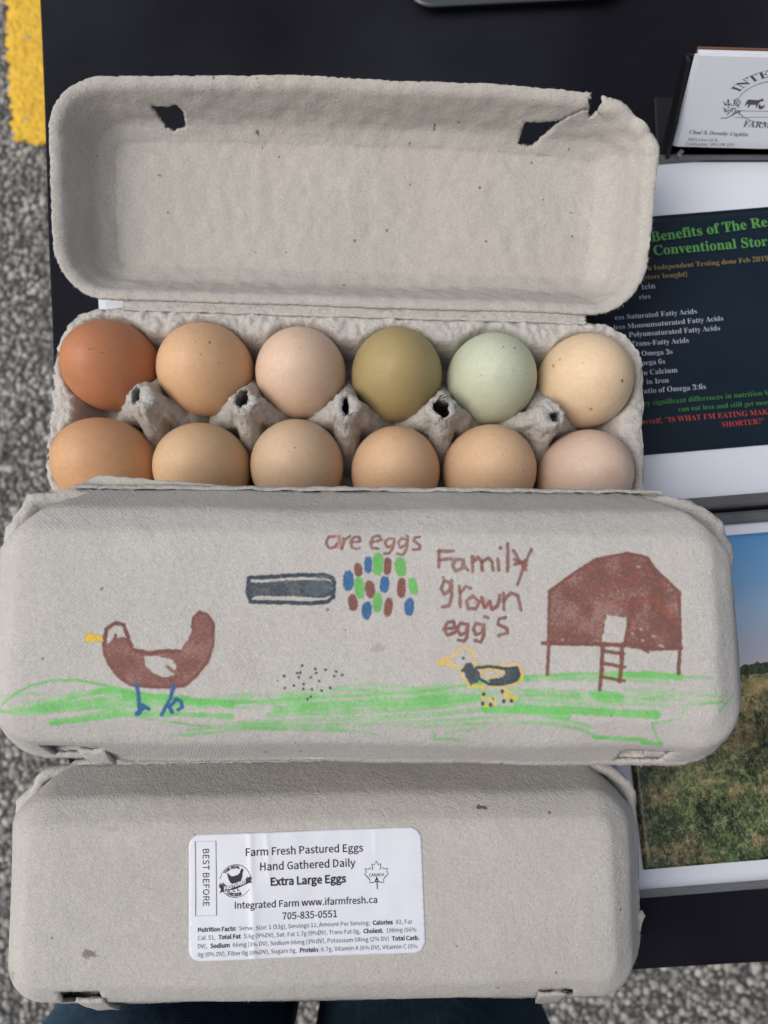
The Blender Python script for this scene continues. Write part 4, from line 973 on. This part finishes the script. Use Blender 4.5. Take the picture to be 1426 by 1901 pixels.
# second placard: landscape photo
p2 = empty('placard', (0, 0, 0)); tag(p2, 'white bordered placard with a photo of blue sky and pasture, beside the sticker carton', 'placard')
bl = at(1172, 1655, 4)
c_, s_ = math.cos(R(4.6)), math.sin(R(4.6))
rect_sheet('paper', (bl[0]-2.5, bl[1]-.2), 279, 187, 3.6, M_paper, p2, .5, (60, 40), 5, R(4.6))
pbl = at(1195, 1615, 4.4)
def pasture_image():
    w, h = 1200, 800; X, Y = np.meshgrid(np.arange(w)/w, np.arange(h)/h)      # Y up
    n1, n2, n3, n4, n5 = vnoise(h, w, 120, 1), vnoise(h, w, 42, 2), vnoise(h, w, 15, 3), vnoise(h, w, 6, 4), vnoise(h, w, 2.6, 5)
    st_ = np.repeat(vnoise(h//4, w, 2.2, 8), 4, 0)                            # upright blades
    t = np.clip((Y-.58)/.42, 0, 1)[..., None]
    stops = np.array([[158, 155, 166], [150, 160, 178], [128, 164, 196], [104, 152, 196], [80, 134, 188]])/255.; xs = [0, .18, .45, .75, 1]
    sky_ = np.stack([np.interp(t[..., 0], xs, stops[:, i]) for i in range(3)], -1)
    cl = np.clip(.55*n1+.45*vnoise(h, w, 60, 9)-.5, 0, 1)[..., None]*1.1; sky_ = sky_*(1-cl)+np.array([.70, .72, .78])*cl
    g = np.clip(Y/.56, 0, 1)[..., None]
    base = np.array([86, 106, 66])/255.*(1-g)+np.array([120, 122, 80])/255.*g
    near = np.clip(1.15-Y*1.7, .15, 1)
    tx_ = (.26*n2+.24*n3+.26*n4+.30*n5*near+.26*st_*near)/(.76+.56*near); tx_ = np.clip((tx_-.5)*1.9+.5, 0, 1.4)[..., None]
    br = np.clip((n1*.35+n2*.45+n3*.2-.48)*6, 0, 1)[..., None]
    fld = base*(.16+1.15*tx_); fld = fld*(1-br*.55)+np.array([140, 108, 86])/255.*(.2+1.05*tx_)*br*.55
    dry_ = np.clip((vnoise(h, w, 9, 12)*.5+n5*.5-.60)*6, 0, 1)[..., None]*.4; fld = fld*(1-dry_)+np.array([170, 160, 118])/255.*dry_
    band = (np.exp(-((Y-.52)/.025)**2)*.55+np.exp(-((Y-.46)/.02)**2)*.3*n1)[..., None]; fld = fld*(1-band)+np.array([146, 128, 82])/255.*band
    dk = np.clip(1-abs(Y-.36)/.12, 0, 1)[..., None]*.35; fld = fld*(1-dk)
    im = np.where((Y > .565)[..., None], sky_, fld)
    tree = (Y > .555) & (Y < .586+.04*(n2*.5+n3*.35+n4*.25-.5)); im[tree] = (np.array([44, 54, 38])/255.*(.6+.8*n4[..., None]))[tree]
    def el(x, y, rx, ry): return ((X-x)/rx)**2+((Y-y)/ry)**2 < 1
    m = (el(.118, .545, .028, .03) | el(.178, .53, .016, .02) | ((abs(X-.115) < .02) & (abs(Y-.575) < .03)) | ((abs(X-.15) < .035) & (abs(Y-.553) < .016)))
    im[(abs(X-.145) < .022) & (abs(Y-.588) < .014)] = np.array([168, 150, 116])/255.
    im[el(.175, .585, .03, .024)] = np.array([34, 44, 30])/255.; im[m] = np.array([30, 44, 46])/255.
    rock = np.clip(1.2-np.hypot((X-.95)/.22, (Y-.06)/.13), 0, 1)[..., None]*np.clip(n3*1.4, 0, 1)[..., None]; im = im*(1-rock)+np.array([.60, .60, .58])*rock
    im = np.clip(im*1.04, 0, 1)**2.1*.86
    i_ = bpy.data.images.new('pasture_print', 1200, 800, float_buffer=True); i_.colorspace_settings.name = 'Linear Rec.709'
    i_.pixels.foreach_set(np.dstack([im, np.ones((800, 1200))]).astype(np.float32).ravel()); i_.update(); i_.pack(); return i_
k = NT('printed_photo', .28, .5); tx = k.n('ShaderNodeTexImage'); tx.image = pasture_image(); tx.extension = 'EXTEND'
PWm, PHm = 250.0, 166.0
ro = k.n('ShaderNodeMapping', vector_type='TEXTURE'); ro.inputs['Location'].default_value = (pbl[0]*MM, pbl[1]*MM, 0); ro.inputs['Rotation'].default_value = (0, 0, R(4.6)); ro.inputs['Scale'].default_value = (PWm*MM, PHm*MM, 1)
k.l(k.tc.outputs['Object'], ro.inputs[0]); k.l(ro.outputs[0], tx.inputs[0]); M_photo = k.done(tx.outputs[0], k.bump(k.noise(8, 3), .1, .002))
rect_sheet('printed_photo', pbl, PWm, PHm, 4.3, M_photo, p2, .25, (50, 36), 5, R(4.6))
def bar(name, u0, v0, u1, v1, ext, wmm, z0, z1, mat, parent, bev=1.0):   # bar whose near (lower) edge runs through two pixels
    A_, B_ = at(u0, v0, z1), at(u1, v1, z1); d = (B_-A_)[:2]; L = np.hypot(*d); a_ = math.atan2(d[1], d[0])
    return mk(name, *xf(boxm(-ext[0], L+ext[1], 0, wmm, z0, z1, bev), a_, (A_[0], A_[1], 0)), mat, parent, False)
bar('rail', 1320, 976, 1426, 968, (60, 110), 6.6, 2, 7.5, M_greyp, p2, 1.4)
bar('rail', 1262, 949, 1426, 936, (60, 110), 6.6, 2, 7.5, M_greyp, p1, 1.4)
bar('groove', 1262, 953.5, 1426, 941, (60, 110), 1.6, 1, 4.5, M_black, p1, .2)
bar('ledge', 1187, 1669, 1426, 1650, (12, 80), 3.8, .6, 5.2, M_acr, p2, .8)
bar('ledge', 1226, 301, 1426, 287, (10, 110), 5.0, 1, 5.5, M_greyp, p1, 1.0)

# ------------------------------------------------------------------ business card holder
ch = empty('card_holder', (165, 262, 0)); tag(ch, 'black plastic card holder full of white business cards standing behind the placards', 'card holder')
cb0 = at(1256, 272, 10); ct0 = at(1300, 103, 57); cdir = np.array([.9995, -.03, 0]); cup = (ct0-cb0); clen = np.linalg.norm(cup); cup = cup/clen
cn = np.cross(cdir, cup); cn /= np.linalg.norm(cn); CL = 89.0
def on_card(x, y, lift=0.0): return cb0+cdir*x+cup*y+cn*lift-np.array([165, 262, 0])
M_card = plain('card_stock', (.76, .78, .84), .5, .4)
r = random.Random(4)
for q in range(9):
    dx, dy = (r.uniform(-.5, .5), r.uniform(-.3, .3)) if q else (0, 0)
    if q in (1, 2): dx -= 1.2*q; dy += .2
    P_ = [on_card(x+dx, y+dy, -q*.55-k_) for k_ in (0, .35) for x, y in ((0, 0), (CL, 0), (CL, clen), (0, clen))]
    mk('business_card', P_, [(0, 1, 2, 3), (7, 6, 5, 4), (0, 4, 5, 1), (1, 5, 6, 2), (2, 6, 7, 3), (3, 7, 4, 0)], M_card, ch, False)
M_brown = plain('brown_card', (.20, .09, .05), .6)
P_ = [on_card(x, y, -5.6-k_) for k_ in (0, .6) for x, y in ((-.5, 0), (CL+.5, 0), (CL+.5, clen+.9), (-.5, clen+.9))]
mk('backing_card', P_, [(0, 1, 2, 3), (7, 6, 5, 4), (0, 4, 5, 1), (1, 5, 6, 2), (2, 6, 7, 3), (3, 7, 4, 0)], M_brown, ch, False)
def px_card(u, v):                                   # photo pixel -> card plane coordinates
    d = ray(u, v); o = np.array([0, 0, CAM_H]); t = ((cb0-o)@cn)/(d@cn); p = o+d*t-cb0
    A_ = np.array([[1, cdir@cup], [cdir@cup, 1]]); return np.linalg.solve(A_, [p@cdir, p@cup])
def card_text(s, a_, b_, fnt, bold=0.0, conv=True): return fit(serif(s, True) if conv else s, px_card(*a_), px_card(*b_), fnt, bold)
lg = [card_text('Chad & Dorothy Coghlin', (1279, 248), (1388, 253), MATHF), card_text('8891 Line 10 N.', (1277, 261), (1333, 263), SANS, 0, False), card_text('Coldwater, ON L0K 1E0', (1273, 270), (1362, 271), SANS, 0, False)]
ec = px_card(1438, 190); e1 = px_card(1368, 190); er = abs(ec[0]-e1[0]); es = er*.60
el_ = lambda k_, a0, a1, n=50: [(ec[0]+er*k_*math.cos(R(a0+(a1-a0)*i/n)), ec[1]+es*k_*math.sin(R(a0+(a1-a0)*i/n))) for i in range(n+1)]
lg += [stroke2d(el_(1.0, 0, 186), .35), stroke2d(el_(1.0, 205, 340), .3)]
v, f = arc_text(serif('INTEGRATED'), (0, 0), er*1.1, R(90), R(138), MATHF, .0, False); lg.append(([(ec[0]+x, ec[1]+y*.66, 0) for x, y, _ in v], f))
lg.append(card_text('FARMS', (1379, 235), (1436, 239), MATHF, 0)); lg[-1] = fit(serif('FARMS'), px_card(1379, 235), px_card(1438, 238), MATHF)
cowp = [(0, 6), (1, 7.6), (9, 7.2), (11, 7.6), (12.4, 8.8), (13.6, 8.4), (14.2, 7), (13.6, 6.2), (12, 6.2), (11, 4.4), (10.6, 3.2), (10.6, .2), (9.6, .2), (9.2, 3), (4.2, 2.8), (3.6, .2), (2.6, .2), (2.4, 3), (1, 3.4), (.4, 1.6), (-.4, 2)]
q0 = px_card(1382, 200); kx = .62; lg.append(fill2d([(q0[0]+x*kx, q0[1]+y*kx) for x, y in cowp]))
hx0 = px_card(1409, 203); lg.append(fill2d([(hx0[0]+x*.9, hx0[1]+y*.9) for x, y in ((-1.2, 2.6), (-.6, 3.6), (0, 2.5), (1.4, 2.0), (2.6, 3.4), (2.6, 1.2), (1.4, .2), (0, .2), (-.8, 1.2))]))
lg.append(stroke2d([tuple(px_card(u, v)) for u, v in ((1360, 216), (1366, 205), (1430, 207), (1430, 217), (1364, 218))], .25))
wr = random.Random(3)
for q in range(60):
    u, v = wr.uniform(1343, 1374), 0; v = 182+abs(u-1362)*.5+wr.uniform(0, 34-abs(u-1360)*.8); p = px_card(u, v); a_ = wr.uniform(.3, 2.6)
    lg.append(fill2d([(p[0], p[1]), (p[0]+.9*math.cos(a_-.35), p[1]+.9*math.sin(a_-.35)), (p[0]+1.6*math.cos(a_), p[1]+1.6*math.sin(a_)), (p[0]+.9*math.cos(a_+.35), p[1]+.9*math.sin(a_+.35))]))
lg.append(stroke2d([tuple(px_card(u, v)) for u, v in ((1376, 205), (1362, 212), (1349, 219), (1338, 219))], .5))
V_, F_ = cat(*lg); V_ = [tuple(on_card(x, y, .12)) for x, y, _ in V_]
mk('lettering', V_, F_, plain('card_ink', (.10, .09, .085), .6), ch, False)
# holder body: floor, front lip, back, left side arm
def hb(name, x0, x1, y0, y1, z0, z1, mat=M_black, bev=1.0): return mk(name, *boxm(x0-165, x1-165, y0-262, y1-262, z0, z1, bev), mat, ch, False)
hb('base', 157, 262, 252.5, 292, .6, 3.5); hb('front_lip', 166, 258, 250.8, 254.6, 3.4, 10.5, M_greyp, 1.8)
hv = [on_card(x, y, z) for z in (-6.6, -9.0) for x, y in ((-5.5, -9), (CL+5, -9), (CL+5, clen-4), (-5.5, clen-4))]
mk('back', hv, [(0, 1, 2, 3), (7, 6, 5, 4), (0, 4, 5, 1), (1, 5, 6, 2), (2, 6, 7, 3), (3, 7, 4, 0)], M_black, ch, False)
for x in (-5.6, CL+3.4):
    hv = [on_card(x+dx, y, z) for dx in (0, 2.2) for y, z in ((-9, 3), (16, 3), (clen-4, -1.5), (clen-4, -9), (-9, -9))]
    mk('side_arm', hv, [(0, 1, 2, 3, 4), (9, 8, 7, 6, 5)]+[(i, 5+i, 5+(i+1) % 5, (i+1) % 5) for i in range(5)], M_black, ch, False)
# the grey tub whose near edge shows at the top of the frame
tb = empty('plastic_tray', (70, 400, 0)); tag(tb, 'dark grey shallow plastic tray on the black cloth behind the open carton lid', 'tray')
tubm = plain('tub_plastic', (.045, .052, .062), .35, .5, (40, .1, .001))
rg = [(x, y) for x, y, _, _ in ring_pts(62, 68, 14, 32)]; n = len(rg); V_, F_ = [], []
for z, k_ in ((.6, .93), (2, .96), (7, .99), (8.5, 1.02), (10, 1.02), (10, .97), (8, .95), (3, .92)):
    V_ += [(x*k_, y*k_, z) for x, y in rg]
for j in range(7): F_ += [(j*n+i, j*n+(i+1) % n, (j+1)*n+(i+1) % n, (j+1)*n+i) for i in range(n)]
F_ += [tuple(range(n-1, -1, -1)), tuple(range(7*n, 8*n))]
mk('tray_body', *xf((V_, F_), TROT), tubm, tb, True)
tq = at(800, 11, 10); tb.location = ((tq[0]+46)*MM, (tq[1]+72)*MM, 0)

# ------------------------------------------------------------------ person at the table edge: blue jeans
def person():
    root = empty('person', (-60, -330, -750)); tag(root, 'person in dark blue jeans standing close against the front edge of the table', 'person')
    k = NT('denim', .85, .2); tw = k.n('ShaderNodeTexWave', bands_direction='DIAGONAL'); tw.inputs['Scale'].default_value = 1.0; k.l(k.mapping((300, 300, 300)), tw.inputs['Vector'])
    c = k.mix(k.ramp(k.noise(9, 4, .6), [(.35, 0), (.7, 1)]), (.022, .048, .085), (.08, .155, .23)); c = k.mix(k.math('MULTIPLY', tw.outputs['Fac'], .4), c, (.07, .12, .17))
    st = k.noise(1.0, 2, .5, vec=k.mapping((900, 40, 40))); c = k.mix(k.ramp(st, [(.5, 0), (.7, .4)]), c, (.09, .14, .19))
    M_den = k.done(c, k.bump(tw.outputs['Fac'], .3, .0003, k.bump(k.noise(25, 3, .6), .5, .006)))
    NA = 40
    def leg_rings(sx, cx_top):
        # z, centre x, centre y, rx, ry in world mm
        L = [(-745, cx_top-sx*0, -290, 62, 75), (-680, cx_top, -300, 60, 72), (-500, cx_top, -305, 66, 70), (-330, cx_top, -292, 70, 74), (-250, cx_top, -285, 74, 78), (-150, cx_top+sx*2, -292, 78, 80), (-50, cx_top+sx*5, -312, 84, 86), (40, cx_top+sx*6, -330, 88, 92)]
        return L
    V, F = [], []
    for sx, cx in ((-1, -138), (1, 30)):
        L = leg_rings(sx, cx); b0 = len(V)
        for z, x, y, rx, ry in L:
            for a in range(NA):
                th = 2*math.pi*a/NA; k_ = nz((x+rx*math.cos(th), ry*math.sin(th), z), .02, 4)*6+nz((x+rx*math.cos(th), ry*math.sin(th), z), .06, 5)*2
                V.append((x+(rx+k_)*math.cos(th)+60, y+(ry+k_)*math.sin(th)+330, z+750))
        for j in range(len(L)-1):
            for a in range(NA):
                q = b0+j*NA+a; w = b0+j*NA+(a+1) % NA; F.append((q, w, w+NA, q+NA))
        F.append(tuple(b0+a for a in range(NA-1, -1, -1)))
        if sx < 0: tl = b0+(len(L)-1)*NA
        else: tr = b0+(len(L)-1)*NA
    # hips: one loop round both thighs, bridged by their rings
    hips = []
    for z, rx, ry in ((80, 176, 98), (150, 172, 100), (230, 160, 96), (300, 152, 92)):
        for a in range(NA*2):
            th = 2*math.pi*(a+.5)/(NA*2); hips.append((-54+rx*math.cos(th)*(1.0)+60, -338+ry*math.sin(th)+330, z+750))
    hb0 = len(V); V += hips
    for j in range(3):
        for a in range(NA*2):
            q = hb0+j*NA*2+a; w = hb0+j*NA*2+(a+1) % (NA*2); F.append((q, w, w+NA*2, q+NA*2))
    F.append(tuple(hb0+3*NA*2+a for a in range(NA*2)))
    # left thigh: outer half (angles 90..270) joins hip ring's left half; right thigh likewise
    seq_l = [tl+(a % NA) for a in range(NA//4, NA//4+NA//2+1)]; seq_h = [hb0+(a % (NA*2)) for a in range(NA//2, NA//2+NA)]
    for i in range(NA):
        a = seq_l[int(i/NA*(NA//2))]; b = seq_l[min(NA//2, int((i+1)/NA*(NA//2)))]
        h1 = seq_h[i]; h2 = hb0+((NA//2+i+1) % (NA*2))
        F.append((a, b, h2, h1) if a != b else (a, h2, h1))
    seq_r = [tr+((a+NA) % NA) for a in range(-NA//4, NA//4+1)]
    for i in range(NA):
        a = seq_r[int(i/NA*(NA//2))]; b = seq_r[min(NA//2, int((i+1)/NA*(NA//2)))]
        h1 = hb0+((-NA//2+i) % (NA*2)); h2 = hb0+((-NA//2+i+1) % (NA*2))
        F.append((a, b, h2, h1) if a != b else (a, h2, h1))
    # crotch saddle between the inner halves
    inn_l = [tl+((a+NA) % NA) for a in range(-NA//4, NA//4+1)]; inn_r = [tr+((NA//2-a+NA) % NA) for a in range(-NA//4, NA//4+1)]
    for i in range(NA//2): F.append((inn_l[i], inn_r[i], inn_r[i+1], inn_l[i+1]))
    mk('jeans', V, F, M_den, root)
    M_shoe = plain('shoe_leather', (.05, .04, .035), .5, .4, (80, .2, .001)); M_sole = plain('shoe_sole', (.25, .25, .24), .7)
    for cx in (-138, 30):
        def sh(i, j):
            t = j/15; th = 2*math.pi*i/24; w = 48*(math.sin(math.pi*min(1, t*.92+.08)))**.35*(1-.12*t); h = 75*(1-t)**.8+26
            x = cx+w*math.cos(th); z = 14+max(0, math.sin(th))*h+min(0, math.sin(th))*6; y = -372+t*285
            return (x+60, y+330, z)
        V_, F_ = grid(24, 16, sh, True); F_ = F_+[tuple(range(23, -1, -1)), tuple(range(15*24, 16*24))]; s_o = mk('shoe', V_, F_, M_shoe, root)
        V_ = [(cx+(50*(math.sin(math.pi*min(1, (j/15)*.92+.08)))**.35*(1-.1*j/15)+1)*sd+60, -373+j/15*288+330, z) for z in (1, 17) for j in range(16) for sd in (-1, 1)]
        F_ = []
        for j in range(15):
            a = 2*j; F_ += [(a, a+2, a+3, a+1), (32+a, 32+a+1, 32+a+3, 32+a+2), (a, 32+a, 32+a+2, a+2), (a+1, a+3, 32+a+3, 32+a+1)]
        mk('sole', V_, F_+[(0, 1, 33, 32), (30, 62, 63, 31)], M_sole, s_o, False)
    return root
person()

# ------------------------------------------------------------------ ground
k = NT('asphalt', .9, .3)
v = k.vor(115); s_ = k.n('ShaderNodeSeparateColor'); k.l(v.outputs['Color'], s_.inputs[0])
c = k.mix(k.ramp(v.outputs['Distance'], [(.30, 1), (.55, 0)]), (.06, .06, .062), k.ramp(s_.outputs[0], [(0, (.09, .088, .085)), (.5, (.20, .19, .175)), (1, (.42, .39, .35))]))
M_asph = k.done(c, k.bump(k.ramp(v.outputs['Distance'], [(.2, 1), (.6, 0)]), .8, .004))
G0 = -750.0
V_, F_ = grid(41, 41, lambda i, j: ((i/40-.5)*24000, (j/40-.5)*24000+2000, G0)); tag(mk('asphalt', V_, F_, M_asph, None, False), kind='structure')
k = NT('stone_chips', .8, .3); gi = k.n('ShaderNodeNewGeometry')
c = k.ramp(gi.outputs['Random Per Island'], [(0, (.10, .10, .10)), (.25, (.18, .178, .17)), (.5, (.28, .272, .255)), (.75, (.40, .385, .355)), (1, (.56, .54, .50))])
c = k.mix(k.ramp(k.noise(260, 3), [(.3, 0), (.7, .5)]), c, (.16, .155, .15)); M_stone = k.done(c)
ico_t = (1+5**.5)/2; ico = np.array([(-1, ico_t, 0), (1, ico_t, 0), (-1, -ico_t, 0), (1, -ico_t, 0), (0, -1, ico_t), (0, 1, ico_t), (0, -1, -ico_t), (0, 1, -ico_t), (ico_t, 0, -1), (ico_t, 0, 1), (-ico_t, 0, -1), (-ico_t, 0, 1)]); ico /= np.linalg.norm(ico[0])
icf = np.array([(0, 11, 5), (0, 5, 1), (0, 1, 7), (0, 7, 10), (0, 10, 11), (1, 5, 9), (5, 11, 4), (11, 10, 2), (10, 7, 6), (7, 1, 8), (3, 9, 4), (3, 4, 2), (3, 2, 6), (3, 6, 8), (3, 8, 9), (4, 9, 5), (2, 4, 11), (6, 2, 10), (8, 6, 7), (9, 8, 1)])
sp = 8.5; xs, ys = np.meshgrid(np.arange(-1000, 1000, sp), np.arange(-950, 1350, sp)); P = np.stack([xs.ravel(), ys.ravel()], 1)
kp = (P[:, 0] < -400+.0*P[:, 1]) | (P[:, 1] < -330); P = P[kp]; P = P+rng.uniform(-.55, .55, P.shape)*sp
P = P[rng.random(len(P)) < .9]
n = len(P); sz = rng.uniform(2.8, 7.6, (n, 1, 1))*np.ones((1, 1, 3))*rng.uniform(.75, 1.25, (n, 1, 3)); sz[:, :, 2] *= .55
S = ico[None]*sz*rng.uniform(.82, 1.15, (n, 12, 1)); an = rng.uniform(0, 6.28, n); ca, sa = np.cos(an)[:, None], np.sin(an)[:, None]
S = np.stack([S[..., 0]*ca-S[..., 1]*sa, S[..., 0]*sa+S[..., 1]*ca, S[..., 2]], -1)
S[..., 0] += P[:, 0:1]; S[..., 1] += P[:, 1:2]; S[..., 2] += G0+rng.uniform(-.6, .9, (n, 1))
tag(mk('stone_chips', S.reshape(-1, 3), (icf[None]+np.arange(n)[:, None, None]*12).reshape(-1, 3), M_stone, None, True), kind='stuff')
# yellow painted line ending near the table
k = NT('yellow_road_paint', .7, .35)
c = k.mix(k.ramp(k.noise(35, 4, .6), [(.3, 0), (.7, 1)]), (.62, .36, .035), (.82, .52, .05))
v = k.vor(110); c = k.mix(k.ramp(k.noise(150, 3, .7), [(.66, 0), (.74, .55)]), c, (.14, .12, .08)); M_yel = k.done(c, k.bump(k.ramp(v.outputs['Distance'], [(.2, 1), (.6, 0)]), .7, .003))
YZ = G0+4.6
a_, b_ = at(8, -40, YZ), at(22, 245, YZ)
ax_ = (a_-b_)[:2]; ax_ /= np.hypot(*ax_); px2 = np.array([ax_[1], -ax_[0]])
lin = [b_[:2]-ax_*8, b_[:2]+px2*25-ax_*24, b_[:2]+px2*100-ax_*20, b_[:2]+px2*104+ax_*2200, b_[:2]+ax_*2200]
P, T = cdt_sheet(jag(lin, 6, 6.5, 8), [], 14, 3)
V_ = np.column_stack([P, [YZ+1.3*nz((x, y, 0), .09, 2) for x, y in P]]); a, b, _ = solid(V_, T, 1.2)
tag(mk('yellow_line', a, b, M_yel, None), kind='structure')
